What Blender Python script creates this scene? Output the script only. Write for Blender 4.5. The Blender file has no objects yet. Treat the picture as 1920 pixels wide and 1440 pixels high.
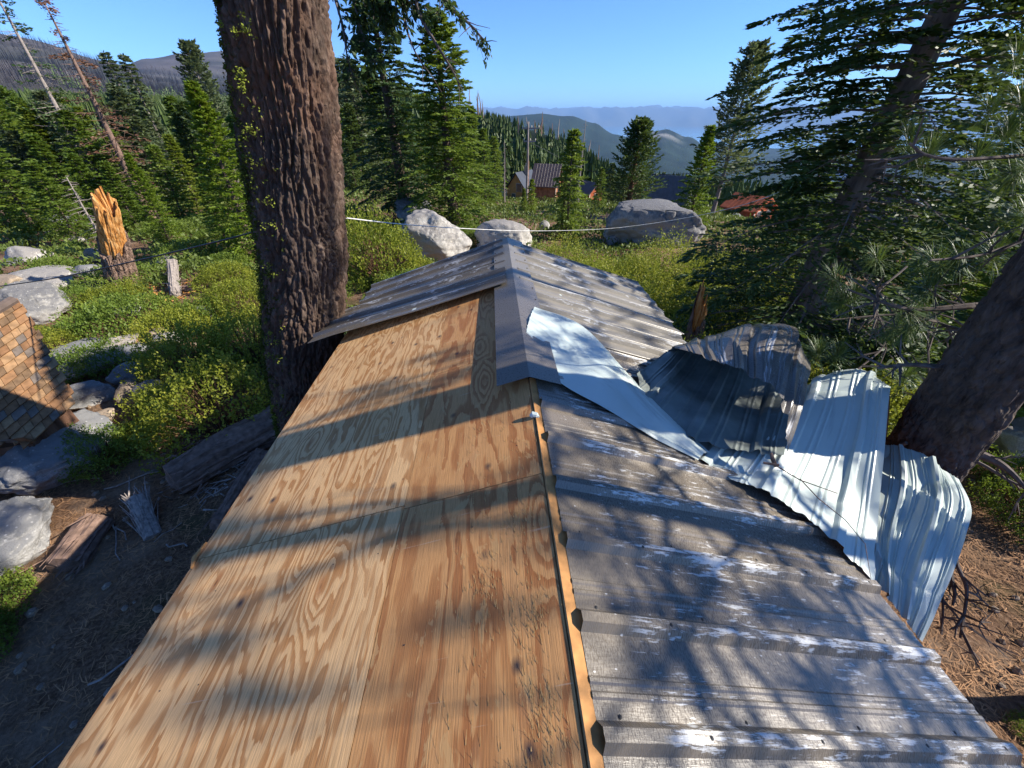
import bpy, math, random
import numpy as np
from mathutils import Vector, Matrix
random.seed(7); RNG = np.random.default_rng(7)
sc = bpy.context.scene
C = sc.collection
R = math.radians
# ---------------------------------------------------------------- camera, world, sun, exposure
PITCH = R(34.7); FPX = 720.0
cam_d = bpy.data.cameras.new('camera'); cam = bpy.data.objects.new('camera', cam_d); C.objects.link(cam)
cam_d.sensor_width = 36; cam_d.lens = 36 * FPX / 1920; cam_d.clip_end = 200000; cam_d.clip_start = 0.05
cam.location = (0, 0, 0); cam.rotation_euler = (math.pi / 2 - PITCH, 0, 0)
sc.camera = cam
SUN_AZ, SUN_EL = R(90), R(34)
SUNV = np.array([math.cos(SUN_EL) * math.sin(SUN_AZ), math.cos(SUN_EL) * math.cos(SUN_AZ), math.sin(SUN_EL)])
w = bpy.data.worlds.new('World'); sc.world = w; w.use_nodes = True
wn = w.node_tree; bg = wn.nodes['Background']
sky = wn.nodes.new('ShaderNodeTexSky'); sky.sky_type = 'NISHITA'; sky.sun_disc = False
sky.sun_elevation = SUN_EL; sky.sun_rotation = SUN_AZ; sky.altitude = 2300; sky.air_density = 1.0; sky.dust_density = 0.1; sky.ozone_density = 5.0
tint = wn.nodes.new('ShaderNodeMix'); tint.data_type = 'RGBA'; tint.blend_type = 'MULTIPLY'; tint.inputs[0].default_value = 1; tint.inputs[7].default_value = (.56, .75, 1.0, 1)
wn.links.new(sky.outputs[0], tint.inputs[6]); wn.links.new(tint.outputs[2], bg.inputs[0]); bg.inputs[1].default_value = 0.115
sun_d = bpy.data.lights.new('sun', 'SUN'); sun = bpy.data.objects.new('sun', sun_d); C.objects.link(sun)
sun_d.energy = 4.6; sun_d.angle = R(0.53); sun_d.color = (1.0, 0.93, 0.82)
sun.rotation_euler = Vector(SUNV).to_track_quat('Z', 'Y').to_euler()
sc.view_settings.view_transform = 'Standard'; sc.view_settings.look = 'None'
sc.view_settings.exposure = 1.05; sc.view_settings.gamma = 1; sc.view_settings.use_curve_mapping = False
try:
    sc.cycles.max_bounces = 6; sc.cycles.volume_bounces = 0
except Exception: pass

# ---------------------------------------------------------------- projection helpers
cp, sp = math.cos(PITCH), math.sin(PITCH)
def ray(px, py):
    a = (px - 960) / FPX; v = (720 - py) / FPX
    return np.array([a, cp + sp * v, -sp + cp * v])
def at(px, py, k): return ray(px, py) * k
# ---------------------------------------------------------------- numpy noise
def _h(i, j, k, s):
    n = (i * 73856093) ^ (j * 19349663) ^ (k * 83492791) ^ (s * 2654435761 & 0x7fffffff)
    n = (n ^ (n >> 13)) * 1274126177 & 0x7fffffff
    n = (n ^ (n >> 16)) * 668265263 & 0x7fffffff
    return ((n ^ (n >> 15)) & 0xffffff) / float(0xffffff)
def vn(p, s=0):
    p = np.asarray(p, float); i = np.floor(p).astype(np.int64); f = p - i; f = f * f * (3 - 2 * f); r = 0
    for a in (0, 1):
        for b in (0, 1):
            for c in (0, 1):
                wgt = (f[..., 0] if a else 1 - f[..., 0]) * (f[..., 1] if b else 1 - f[..., 1]) * (f[..., 2] if c else 1 - f[..., 2])
                r = r + wgt * _h(i[..., 0] + a, i[..., 1] + b, i[..., 2] + c, s)
    return r * 2 - 1
def fbm(p, o=4, s=0):
    p = np.asarray(p, float); r = 0; a = 1
    for q in range(o): r = r + a * vn(p * 2 ** q + q * 17.3, s + q); a *= .5
    return r
def vor(p, s=0):
    """2D jittered-cell distance F1,F2 on p (...,2)"""
    i = np.floor(p).astype(np.int64); f1 = np.full(p.shape[:-1], 9.); f2 = f1.copy()
    for a in (-1, 0, 1):
        for b in (-1, 0, 1):
            ci = i[..., 0] + a; cj = i[..., 1] + b
            d = np.hypot(ci + .1 + .8 * _h(ci, cj, 0 * ci, s) - p[..., 0], cj + .1 + .8 * _h(ci, cj, 0 * ci + 7, s) - p[..., 1])
            f2 = np.minimum(f2, np.maximum(f1, d)); f1 = np.minimum(f1, d)
    return f1, f2
# ---------------------------------------------------------------- mesh helpers
def mk(name, V, F, mats, parent=None, uv=None, mi=None, smooth=False, col=None, loc=None):
    """F: (n,3) / (n,4) array or a list of such arrays; V in world coords unless the parent has its own place."""
    V = np.asarray(V, float).reshape(-1, 3)
    if loc is None: loc = (0, 0, 0)
    Fs = [np.asarray(f, np.int64) for f in (F if isinstance(F, list) and np.ndim(F[0]) != 1 else [F])]
    Fs = [f for f in Fs if len(f)]
    me = bpy.data.meshes.new(name)
    me.vertices.add(len(V)); me.vertices.foreach_set('co', V.astype(np.float32).ravel())
    nl = sum(f.size for f in Fs); me.loops.add(nl)
    li = np.concatenate([f.ravel() for f in Fs]); me.loops.foreach_set('vertex_index', li.astype(np.int32))
    tot = np.concatenate([np.full(len(f), f.shape[1]) for f in Fs]); st = np.concatenate([[0], np.cumsum(tot)[:-1]])
    me.polygons.add(len(tot)); me.polygons.foreach_set('loop_start', st.astype(np.int32)); me.polygons.foreach_set('loop_total', tot.astype(np.int32))
    if mi is not None: me.polygons.foreach_set('material_index', np.asarray(mi, np.int32))
    me.polygons.foreach_set('use_smooth', np.full(len(tot), bool(smooth)))
    me.update(calc_edges=True)
    if uv is not None:
        l = me.uv_layers.new(name='UVMap'); l.data.foreach_set('uv', np.asarray(uv, np.float32)[li].ravel())
    if col is not None:
        ca = me.color_attributes.new(name='Col', type='FLOAT_COLOR', domain='POINT')
        c4 = np.ones((len(V), 4), np.float32); c4[:, :3] = col; ca.data.foreach_set('color', c4.ravel())
    me.validate()
    for m in (mats if isinstance(mats, (list, tuple)) else [mats]): me.materials.append(m)
    o = bpy.data.objects.new(name, me); C.objects.link(o); o.location = loc
    if parent is not None: o.parent = parent
    return o
def tag(o, label=None, cat=None, group=None, kind=None):
    for k, v in (('label', label), ('category', cat), ('group', group), ('kind', kind)):
        if v: o[k] = v
    return o
def empty(name, loc, label=None, cat=None, group=None, rz=0):
    o = bpy.data.objects.new(name, None); C.objects.link(o); o.location = tuple(loc); o.rotation_euler = (0, 0, rz); o.empty_display_size = .2
    return tag(o, label, cat, group)
def copy_tree(o, parent=None):
    c = o.copy(); C.objects.link(c); c.parent = parent
    for ch in [x for x in KIDS.get(o.name, [])]:
        copy_tree(ch, c)
    return c
KIDS = {}
def grid_faces(nu, nv, wrap=False):
    i, j = np.meshgrid(np.arange(nu - 1), np.arange(nv if wrap else nv - 1), indexing='ij')
    j2 = (j + 1) % nv
    return np.stack([i * nv + j, i * nv + j2, (i + 1) * nv + j2, (i + 1) * nv + j], -1).reshape(-1, 4)
class MB:
    def __init__(s): s.V = []; s.F4 = []; s.F3 = []; s.n = 0; s.UV = []
    def add(s, V, F4=None, F3=None, uv=None):
        V = np.asarray(V, float).reshape(-1, 3); s.V.append(V)
        if F4 is not None and len(F4): s.F4.append(np.asarray(F4) + s.n)
        if F3 is not None and len(F3): s.F3.append(np.asarray(F3) + s.n)
        s.UV.append(np.zeros((len(V), 2)) if uv is None else uv); s.n += len(V)
    def box(s, lo, hi, M=None):
        x0, y0, z0 = lo; x1, y1, z1 = hi
        V = np.array([[x0, y0, z0], [x1, y0, z0], [x1, y1, z0], [x0, y1, z0], [x0, y0, z1], [x1, y0, z1], [x1, y1, z1], [x0, y1, z1]], float)
        if M is not None: V = V @ np.asarray(M[0]).T + np.asarray(M[1])
        s.add(V, [[0, 3, 2, 1], [4, 5, 6, 7], [0, 1, 5, 4], [1, 2, 6, 5], [2, 3, 7, 6], [3, 0, 4, 7]])
    def tube(s, P, r, n=6, cap=True):
        P = np.asarray(P, float); r = np.broadcast_to(np.asarray(r, float), (len(P),))
        T = np.gradient(P, axis=0); T /= np.linalg.norm(T, axis=1)[:, None] + 1e-9
        ref = np.array([0, 0, 1.]) if abs(T[0, 2]) < .9 else np.array([1., 0, 0])
        A = np.cross(T, ref); A /= np.linalg.norm(A, axis=1)[:, None] + 1e-9; B = np.cross(T, A)
        th = np.linspace(0, 2 * np.pi, n, endpoint=False)
        V = P[:, None] + r[:, None, None] * (np.cos(th)[None, :, None] * A[:, None] + np.sin(th)[None, :, None] * B[:, None])
        F = grid_faces(len(P), n, True); s.add(V, F)
        if cap:
            k = s.n - len(P) * n
            for base in (k, k + (len(P) - 1) * n):
                if n == 4: s.F4.append(np.array([[base, base + 1, base + 2, base + 3]]))
                else: s.F3.append(np.array([[base, base + q, base + q + 1] for q in range(1, n - 1)]))
    def quads(s, Q):
        Q = np.asarray(Q, float); s.add(Q.reshape(-1, 3), np.arange(len(Q) * 4).reshape(-1, 4))
    def build(s, name, mats, parent=None, smooth=False, **k):
        F = ([np.concatenate(s.F4)] if s.F4 else []) + ([np.concatenate(s.F3)] if s.F3 else [])
        o = mk(name, np.concatenate(s.V), F, mats, parent, smooth=smooth, **k)
        if parent is not None: KIDS.setdefault(parent.name, []).append(o)
        return o
def norm(a): return a / (np.linalg.norm(a, axis=-1, keepdims=True) + 1e-9)

# ---------------------------------------------------------------- material helpers
class NT:
    def __init__(s, name, rough=.9, spec=.3):
        s.m = bpy.data.materials.new(name); s.m.use_nodes = True; s.t = s.m.node_tree
        s.b = s.t.nodes['Principled BSDF']; s.b.inputs['Roughness'].default_value = rough; s.b.inputs['Specular IOR Level'].default_value = spec
        s.out = s.t.nodes['Material Output']
    def n(s, ty, **k):
        o = s.t.nodes.new(ty)
        for a, v in k.items(): setattr(o, a, v)
        return o
    def l(s, a, b): s.t.links.new(a, b)
    def val(s, sock, v):
        if isinstance(v, (int, float)): sock.default_value = v
        elif isinstance(v, (tuple, list)): sock.default_value = tuple(v) if len(v) == len(sock.default_value) else tuple(v) + (1,)
        else: s.l(v, sock)
    def coord(s, k='Object'): return s.n('ShaderNodeTexCoord').outputs[k]
    def mapv(s, v, scale=(1, 1, 1), loc=(0, 0, 0), rot=(0, 0, 0)):
        o = s.n('ShaderNodeMapping'); s.l(v, o.inputs[0]); s.val(o.inputs['Scale'], scale); s.val(o.inputs['Location'], loc); s.val(o.inputs['Rotation'], rot); return o.outputs[0]
    def noise(s, v, scale=5, detail=3, rough=.55, dist=0):
        o = s.n('ShaderNodeTexNoise'); s.l(v, o.inputs['Vector']); o.inputs['Scale'].default_value = scale; o.inputs['Detail'].default_value = detail; o.inputs['Roughness'].default_value = rough; o.inputs['Distortion'].default_value = dist; return o.outputs[0]
    def voro(s, v, scale=5, feat='F1', rnd=1, out='Distance'):
        o = s.n('ShaderNodeTexVoronoi', feature=feat); s.l(v, o.inputs['Vector']); o.inputs['Scale'].default_value = scale; o.inputs['Randomness'].default_value = rnd; return o.outputs[out]
    def math(s, op, a, b=0., c=None, clamp=False):
        o = s.n('ShaderNodeMath', operation=op, use_clamp=clamp); s.val(o.inputs[0], a); s.val(o.inputs[1], b)
        if c is not None: s.val(o.inputs[2], c)
        return o.outputs[0]
    def ramp(s, f, stops, interp='LINEAR'):
        o = s.n('ShaderNodeValToRGB'); s.l(f, o.inputs[0]); cr = o.color_ramp; cr.interpolation = interp
        while len(cr.elements) < len(stops): cr.elements.new(.5)
        for e, (p, c) in zip(cr.elements, stops):
            e.position = p; e.color = (c, c, c, 1) if isinstance(c, (int, float)) else tuple(c) + (1,)
        return o.outputs[0]
    def mix(s, f, a, b, mode='MIX'):
        o = s.n('ShaderNodeMix', data_type='RGBA', blend_type=mode); s.val(o.inputs[0], f); s.val(o.inputs[6], a); s.val(o.inputs[7], b); return o.outputs[2]
    def bump(s, h, strength=.5, dist=.01):
        o = s.n('ShaderNodeBump'); s.l(h, o.inputs['Height']); o.inputs['Strength'].default_value = strength; o.inputs['Distance'].default_value = dist; s.l(o.outputs[0], s.b.inputs['Normal']); return o
    def color(s, c): s.val(s.b.inputs['Base Color'], c)
    def rnd(s): return s.n('ShaderNodeObjectInfo').outputs['Random']
def leafmat(name, c1, c2, c3=None, trans=.3, rough=.55, spec=.35, sc_=3.0):
    t = NT(name, rough, spec)
    v = t.coord(); a = t.noise(v, sc_, 2); b = t.noise(v, sc_ * 14, 2)
    f = t.math('ADD', t.math('MULTIPLY', a, .55), t.math('MULTIPLY', b, .55))
    f = t.math('ADD', f, t.math('MULTIPLY', t.math('SUBTRACT', t.rnd(), .5), .12))
    st = [(.36, c1), (.62, c2)] + ([(.74, c3)] if c3 else [])
    col = t.ramp(f, st); t.color(col)
    tr = t.n('ShaderNodeBsdfTranslucent'); t.l(t.mix(.35, col, (.18, .22, .02)), tr.inputs[0])
    ms = t.n('ShaderNodeMixShader'); ms.inputs[0].default_value = trans; t.l(t.b.outputs[0], ms.inputs[1]); t.l(tr.outputs[0], ms.inputs[2]); t.l(ms.outputs[0], t.out.inputs[0])
    return t.m
def barkmat(name, c1, c2, scale=6, zs=.25, bump=.6, dist=.02):
    t = NT(name, .95, .15); v = t.mapv(t.coord(), (1, 1, zs)); a = t.noise(v, scale, 5, .65); b = t.voro(v, scale * 2, 'DISTANCE_TO_EDGE')
    h = t.math('ADD', a, t.math('MULTIPLY', t.math('MINIMUM', b, .25), 1.6))
    t.color(t.ramp(a, [(.32, c1), (.66, c2)])); t.bump(h, bump, dist); return t.m
def simple(name, c, rough=.7, spec=.3, metal=0, var=.25, scale=8, bump=0):
    t = NT(name, rough, spec); t.b.inputs['Metallic'].default_value = metal
    a = t.noise(t.coord(), scale, 4); c = np.array(c)
    t.color(t.ramp(a, [(.3, tuple(c * (1 - var))), (.7, tuple(np.minimum(c * (1 + var), 1)))]))
    if bump: t.bump(a, bump, .01)
    return t.m
M = {}
M['fir'] = leafmat('fir_needles', (.075, .14, .018), (.165, .24, .03), (.27, .31, .045), .5)
M['firdark'] = leafmat('dark_fir_needles', (.022, .055, .018), (.055, .105, .024), (.11, .155, .03), .32)
M['firyel'] = leafmat('olive_fir_needles', (.10, .155, .017), (.21, .27, .028), (.32, .34, .045), .5)
M['firbright'] = leafmat('bright_fir_needles', (.09, .17, .012), (.19, .27, .02), (.30, .32, .035), .45)
M['firgrey'] = leafmat('grey_green_needles', (.06, .09, .045), (.12, .155, .07), (.19, .21, .10), .35)
M['firrust'] = leafmat('rusty_needles', (.07, .035, .02), (.14, .06, .03), (.16, .08, .04), .1)
M['pine'] = leafmat('pine_needles', (.03, .075, .02), (.08, .14, .03), (.13, .18, .05), .25, .45, .5)
M['shrub'] = leafmat('manzanita_leaves', (.13, .175, .016), (.30, .33, .035), (.44, .42, .06), .45, sc_=1.6)
M['shrubdark'] = leafmat('huckleberry_oak_leaves', (.08, .14, .02), (.18, .255, .035), (.30, .34, .06), .4, sc_=1.2)
M['cover'] = leafmat('ground_cover_leaves', (.07, .11, .02), (.15, .20, .04), (.25, .27, .08), .3, sc_=.35)
M['farfir'] = leafmat('far_fir_needles', (.05, .09, .024), (.10, .145, .03), (.17, .195, .045), .3, sc_=.2)
M['bark'] = barkmat('grey_bark', (.05, .035, .028), (.17, .125, .10))
M['barkgrey'] = barkmat('silver_bark', (.10, .085, .075), (.30, .26, .23))
M['barkred'] = barkmat('red_brown_bark', (.07, .035, .022), (.20, .11, .07))
M['dead'] = simple('weathered_dead_wood', (.28, .24, .21), .9, .15, var=.4, scale=20)
M['deadbrown'] = simple('brown_dead_wood', (.19, .125, .095), .9, .15, var=.4, scale=12)
M['twig'] = simple('grey_twigs', (.13, .105, .09), .9, .15, var=.4, scale=20)

# granite
def rockmat(name, base, dark, lich=.5):
    t = NT(name, .92, .2); v = t.coord(); n1 = t.noise(v, 1.6, 6, .65); n2 = t.noise(v, 9, 5, .7); n3 = t.noise(v, 60, 3, .7)
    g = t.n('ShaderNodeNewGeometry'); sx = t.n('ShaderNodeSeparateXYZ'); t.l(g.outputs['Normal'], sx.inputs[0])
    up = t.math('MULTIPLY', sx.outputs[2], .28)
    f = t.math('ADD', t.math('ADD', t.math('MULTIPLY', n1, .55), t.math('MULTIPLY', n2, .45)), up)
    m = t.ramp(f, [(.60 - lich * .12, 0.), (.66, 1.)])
    c = t.mix(m, base, dark); c = t.mix(t.ramp(n3, [(.35, 0.), (.62, .55)]), c, tuple(x * .45 for x in base))
    c = t.mix(t.ramp(t.voro(v, 14), [(.10, .55), (.2, 0.)]), c, tuple(min(x * 1.35, .8) for x in base)); t.color(c)
    t.bump(t.math('ADD', n2, t.math('MULTIPLY', n3, .5)), .7, .03); return t.m
M['granite'] = rockmat('pale_granite', (.56, .53, .48), (.27, .25, .23), .2)
M['granitedark'] = rockmat('lichen_dark_granite', (.44, .42, .39), (.13, .13, .135), 1.3)
M['granitegrey'] = rockmat('grey_granite', (.40, .39, .375), (.20, .20, .20), .4)
M['granitetan'] = rockmat('tan_granite', (.48, .38, .27), (.24, .19, .15), .3)

# plywood
def plymat(name, light, mid, dark, knots=1.0, worn=0.0, ringf=1.5):
    t = NT(name, .62, .3); uv = t.coord('UV')
    off = t.n('ShaderNodeCombineXYZ'); r = t.rnd(); t.l(t.math('MULTIPLY', r, 37.), off.inputs[0]); t.l(t.math('MULTIPLY', r, 91.), off.inputs[1])
    v = t.n('ShaderNodeVectorMath', operation='ADD'); t.l(uv, v.inputs[0]); t.l(off.outputs[0], v.inputs[1]); v = v.outputs[0]
    base = t.noise(t.mapv(v, (.42, 2.6, 1)), 1.9, 3, .5, .35)
    base2 = t.noise(t.mapv(v, (.8, 2.2, 1), (9, 4, 0)), 5.5, 2, .5)
    d = t.voro(t.mapv(v, (.85, 2.5, 1)), 1.15, 'F1', 1)
    kn = t.math('POWER', 2.718, t.math('MULTIPLY', t.math('MULTIPLY', d, d), -22.))
    fib = t.noise(t.mapv(v, (4, 170, 1)), 1, 3, .7)
    fib2 = t.noise(t.mapv(v, (11, 420, 1)), 1, 2, .6)
    h = t.math('ADD', t.math('MULTIPLY', base, 8.5 * ringf), t.math('MULTIPLY', kn, 4.6 * knots))
    h = t.math('ADD', h, t.math('MULTIPLY', base2, 1.6 * ringf))
    h = t.math('ADD', h, t.math('MULTIPLY', fib, .42))
    fr = t.math('FRACT', h)
    band = t.ramp(fr, [(0., .2), (.03, 0.), (.48, .02), (.60, .72), (.96, 1.), (1., .5)])
    big = t.noise(t.mapv(v, (.8, 2.2, 1)), 1.3, 3)
    band = t.math('MULTIPLY', band, t.ramp(big, [(.30, .42), (.55, 1.)]))
    c = t.mix(band, light, dark)
    c = t.mix(t.math('MULTIPLY', t.ramp(big, [(.42, 0.), (.68, 1.)]), .55), c, mid)
    # tan and orange fill of the knot eyes
    eye = t.ramp(d, [(.035, 1.), (.075, 0.)]); c = t.mix(t.math('MULTIPLY', eye, .75), c, (.42, .17, .055))
    core = t.ramp(d, [(.010, 1.), (.024, 0.)]); c = t.mix(t.math('MULTIPLY', core, .8), c, (.12, .05, .02))
    c = t.mix(t.ramp(fib, [(.36, .38), (.52, 0.)]), c, tuple(x * .55 for x in mid))
    c = t.mix(t.ramp(fib2, [(.35, .30), (.55, 0.)]), c, tuple(x * .45 for x in dark))
    gr = t.noise(t.mapv(v, (1.6, 3.2, 1), (3, 1, 0)), 1.6, 4, .65)
    c = t.mix(t.ramp(gr, [(.60, 0.), (.85, .35)]), c, (.20, .16, .13))
    dk = t.voro(t.mapv(v, (2.0, 2.4, 1), (5, 8, 0)), 2.1, 'F1', 1)
    dkn = t.math('ADD', dk, t.math('MULTIPLY', t.math('SUBTRACT', t.noise(t.mapv(v, (6, 40, 1)), 1, 2), .5), .05))
    c = t.mix(t.ramp(dkn, [(.02, .92), (.13, .0)]), c, (.035, .032, .035))
    if worn:
        pt = t.noise(t.mapv(v, (4.2, 9, 1)), 1.5, 4, .7, .5)
        c = t.mix(t.ramp(pt, [(.60, 0.), (.63, .75)]), c, (.55, .32, .13))
    sc2 = t.noise(t.mapv(v, (60, 2.5, 1), rot=(0, 0, .25)), 1, 2)
    c = t.mix(t.ramp(sc2, [(.70, 0.), (.74, .35)]), c, (.62, .48, .33))
    t.color(c)
    hh = t.math('ADD', t.math('MULTIPLY', fib, .5), t.math('MULTIPLY', fr, .30))
    t.bump(hh, .55, .004)
    t.l(t.ramp(fib, [(.3, .8), (.7, .55)]), t.b.inputs['Roughness']); return t.m
M['ply'] = plymat('pale_plywood', (.78, .485, .225), (.68, .39, .16), (.37, .13, .024), 1.0, 0, 1.2)
M['plyred'] = plymat('red_brown_plywood', (.60, .31, .12), (.63, .32, .115), (.29, .082, .020), .8, 1, .72)
M['plyedge'] = simple('plywood_edge', (.46, .27, .12), .8, .2, var=.4, scale=30)
M['lumber'] = simple('orange_lumber', (.50, .245, .085), .75, .25, var=.35, scale=14)
M['hole'] = simple('dark_soffit_wood', (.05, .035, .025), .9, .1)
# metal roofing
def metalmat(name, base, worn, amount, rough=.38, spec=.6):
    t = NT(name, rough, spec); uv = t.coord('UV')      # x = along the ridge, y = down the slope
    o = t.n('ShaderNodeSeparateXYZ'); t.l(uv, o.inputs[0]); dy = o.outputs[1]; ux = o.outputs[0]
    st = t.noise(t.mapv(uv, (44, 5.0, 1)), 1, 5, .74)
    st2 = t.noise(t.mapv(uv, (110, 14, 1)), 1, 3, .7)
    tick = t.noise(t.mapv(uv, (60, 260, 1), rot=(0, 0, .3)), 1, 2, .6)
    big = t.noise(t.mapv(uv, (1.6, 1.2, 1)), 1.7, 3)
    f = t.math('ADD', t.math('MULTIPLY', st, .62), t.math('MULTIPLY', st2, .38))
    f = t.math('ADD', f, t.math('MULTIPLY', t.math('SUBTRACT', big, .5), .30))
    # ribs stand proud and wear first
    per = t.math('PINGPONG', t.math('ADD', ux, .0), .146)      # 0 on a major rib
    rib = t.ramp(per, [(.012 , 1.), (.04, .0)]); f = t.math('ADD', f, t.math('MULTIPLY', rib, .07))
    start = t.ramp(t.math('ADD', dy, t.math('MULTIPLY', t.math('SUBTRACT', big, .5), .12)), [(.21, 0.), (.27, 1.)])
    m = t.ramp(f, [(.60 - amount * .035, 0.), (.64 - amount * .03, 1.)]); m = t.math('MULTIPLY', m, start)
    haze_ = t.math('MULTIPLY', t.ramp(t.math('ADD', t.math('MULTIPLY', tick, .6), t.math('MULTIPLY', big, .4)), [(.47, 0.), (.56, .55)]), start)
    c = t.mix(t.math('MULTIPLY', haze_, amount), base, tuple(min(x * 1.6, 1) for x in base))
    c = t.mix(t.math('MULTIPLY', t.ramp(big, [(.4, 0.), (.6, .4)]), 1.), c, tuple(x * .7 for x in base))
    c = t.mix(m, c, worn)
    sp_ = t.voro(t.mapv(uv, (1, .55, 1)), 26, 'F1', 1); c = t.mix(t.ramp(sp_, [(.05, .8 * amount), (.09, 0.)]), c, worn)
    t.color(c); t.l(t.ramp(t.math('ADD', tick, 0.), [(.35, rough - .12), (.65, rough + .14)]), t.b.inputs['Roughness'])
    t.bump(t.math('ADD', t.math('MULTIPLY', tick, .5), t.math('MULTIPLY', st2, .5)), .30 * (.4 + amount), .0025); return t.m
M['metal'] = metalmat('taupe_painted_steel', (.165, .138, .105), (.60, .60, .58), 1.0, .30, .8)
M['metalfar'] = metalmat('taupe_painted_steel_sound', (.20, .18, .148), (.48, .48, .47), .35, .42)
M['metaldark'] = metalmat('dark_taupe_painted_steel', (.13, .112, .09), (.42, .42, .42), .45, .34)
t = NT('pale_blue_grey_primer', .36, .55); uv = t.coord('UV'); n1 = t.noise(uv, 3, 4); n2 = t.noise(t.mapv(uv, (30, 3, 1)), 1, 3)
c = t.mix(t.ramp(n1, [(.3, 0.), (.7, 1.)]), (.49, .56, .52), (.59, .66, .61)); c = t.mix(t.ramp(n2, [(.58, 0.), (.75, .5)]), c, (.24, .27, .26)); t.color(c)
t.bump(n1, .25, .01); M['primer'] = t.m
M['primerdirtyshade'] = simple('grimy_shaded_grey_green_primer', (.17, .195, .18), .5, .4, var=.35, scale=5)  # grimy primer, with the shade inside the curled sheet darkened into its colour
M['screw'] = simple('dark_screw', (.03, .03, .03), .5, .4)
M['wire'] = simple('black_cable', (.02, .02, .02), .5, .4)
M['rope'] = simple('white_cable', (.75, .73, .70), .5, .4)
M['shingle'] = []
for i, cc in enumerate([(.25, .135, .065), (.20, .105, .05), (.30, .18, .09), (.16, .10, .055), (.15, .12, .095)]):
    M['shingle'].append(simple('cedar_shingle_%s' % 'abcde'[i], cc, .85, .2, var=.3, scale=12, bump=.4))

# ---------------------------------------------------------------- terrain
NEAR = {0: -4.6, 12: -4.6, 20: -4.9, 33: -6.2, 60: -9.9, 80: -12.7, 120: -18, 160: -30, 220: -60, 300: -110, 600: -230, 1200: -330, 1800: -352, 2500: -356, 4000: -358, 5000: -359, 6500: -360, 8200: -362, 9200: -375, 25000: -375, 28000: 380, 34000: 520, 60000: 400}
COL = {}
def colz(az, **k):
    d = dict(NEAR); d.update({int(a[1:]): v for a, v in k.items()}); COL[az] = d
LEFT = dict(r20=-4.6, r33=-5.2, r60=-6.2, r80=-5.5, r120=-2.5, r160=1.8, r220=3, r300=3, r600=8)
for az in (-180, -100): colz(az, **LEFT, r1200=60, r1800=150, r2500=200, r4000=100)
colz(-60, **LEFT, r1200=90, r1800=200, r2500=150, r4000=0)
colz(-48, **LEFT, r1200=85, r1800=186, r2500=140, r4000=0)
colz(-44, **LEFT, r1200=80, r1800=172, r2500=130, r4000=0)
colz(-39, **LEFT, r1200=60, r1800=134, r2500=150, r4000=240)
colz(-36, **LEFT, r1200=45, r1800=95, r2500=165, r4000=310, r5000=200)
colz(-33, **LEFT, r1200=40, r1800=90, r2500=155, r4000=345, r5000=300)
colz(-27, **LEFT, r1200=40, r1800=70, r2500=130, r4000=380, r5000=300)
colz(-20, r20=-4.6, r33=-5.2, r60=-5.5, r80=-5, r120=0, r160=10, r220=14, r300=15, r600=16, r1200=30, r1800=50, r4000=200, r5000=150)
colz(-13, r33=-5, r60=-6, r80=-6, r120=-2, r160=4, r220=8, r300=6, r600=0, r1200=-80, r1800=-160, r4000=-100)
colz(-7, r60=-8.4, r80=-10.5, r120=-10, r160=-3, r220=3.5, r300=-5, r600=-80, r1200=-250)
colz(-2, r120=-15, r160=-9, r220=-.5, r300=-14, r600=-120, r4000=-250, r5000=-10, r6500=-250)
colz(3.3, r120=-17, r160=-14, r220=-4.5, r300=-22, r600=-160, r4000=-220, r5000=18, r6500=-240)
colz(7, r120=-17.5, r160=-18, r220=-7.5, r300=-40, r600=-190, r4000=-230, r5000=-2, r6500=-240)
colz(10, r160=-24, r220=-14, r300=-60, r4000=-260, r5000=-62, r6500=-300)
colz(12.5, r160=-30, r220=-26, r300=-80, r4000=-240, r5000=-150)
colz(15, r4000=-270, r5000=-175, r6500=-340)
colz(17, r4000=-230, r5000=-105, r6500=-330)
colz(18.5, r4000=-200, r5000=-85, r6500=-330)
colz(21, r4000=-250, r5000=-150, r6500=-340)
colz(25, r4000=-340, r5000=-330)
for az in (28, 35, 60, 100, 180): colz(az)
AZ = np.array(sorted(COL)); RK = np.array(sorted(set().union(*[set(d) for d in COL.values()])), float)
ZT = np.array([np.interp(np.log(RK + 3), np.log(np.array(sorted(COL[a])) + 3.), [COL[a][r] for r in sorted(COL[a])]) for a in AZ])
def gz(x, y):
    x = np.asarray(x, float); y = np.asarray(y, float); r = np.hypot(x, y); az = np.degrees(np.arctan2(x, y))
    ia = np.clip(np.searchsorted(AZ, az) - 1, 0, len(AZ) - 2); fa = (az - AZ[ia]) / (AZ[ia + 1] - AZ[ia]); fa = fa * fa * (3 - 2 * fa)
    L = np.log(RK + 3); lr = np.log(r + 3); ir = np.clip(np.searchsorted(L, lr) - 1, 0, len(RK) - 2); fr = np.clip((lr - L[ir]) / (L[ir + 1] - L[ir]), 0, 1)
    z = (ZT[ia, ir] * (1 - fr) + ZT[ia, ir + 1] * fr) * (1 - fa) + (ZT[ia + 1, ir] * (1 - fr) + ZT[ia + 1, ir + 1] * fr) * fa
    p = np.stack([x, y, 0 * x], -1)
    z = z + .13 * fbm(p * .45, 3, 3) * np.clip(r / 4, 0, 1) + .04 * fbm(p * 2.2, 3, 4)
    z = z + np.clip((r - 60) / 120, 0, 1) * 1.6 * fbm(p * .05, 4, 5) * np.clip(1 - (r - 8000) / 2000, 0, 1)
    far = np.clip((r - 700) / 1500, 0, 1); amp = np.where(r > 25000, 170, np.where(r > 8200, 0, 22))
    z = z + far * amp * fbm(p * .0012 + 5, 6, 6) * np.where(r > 25000, 1.2, 1.0)
    return z
def G(x, y): return float(gz(np.array([x]), np.array([y]))[0])
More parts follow.
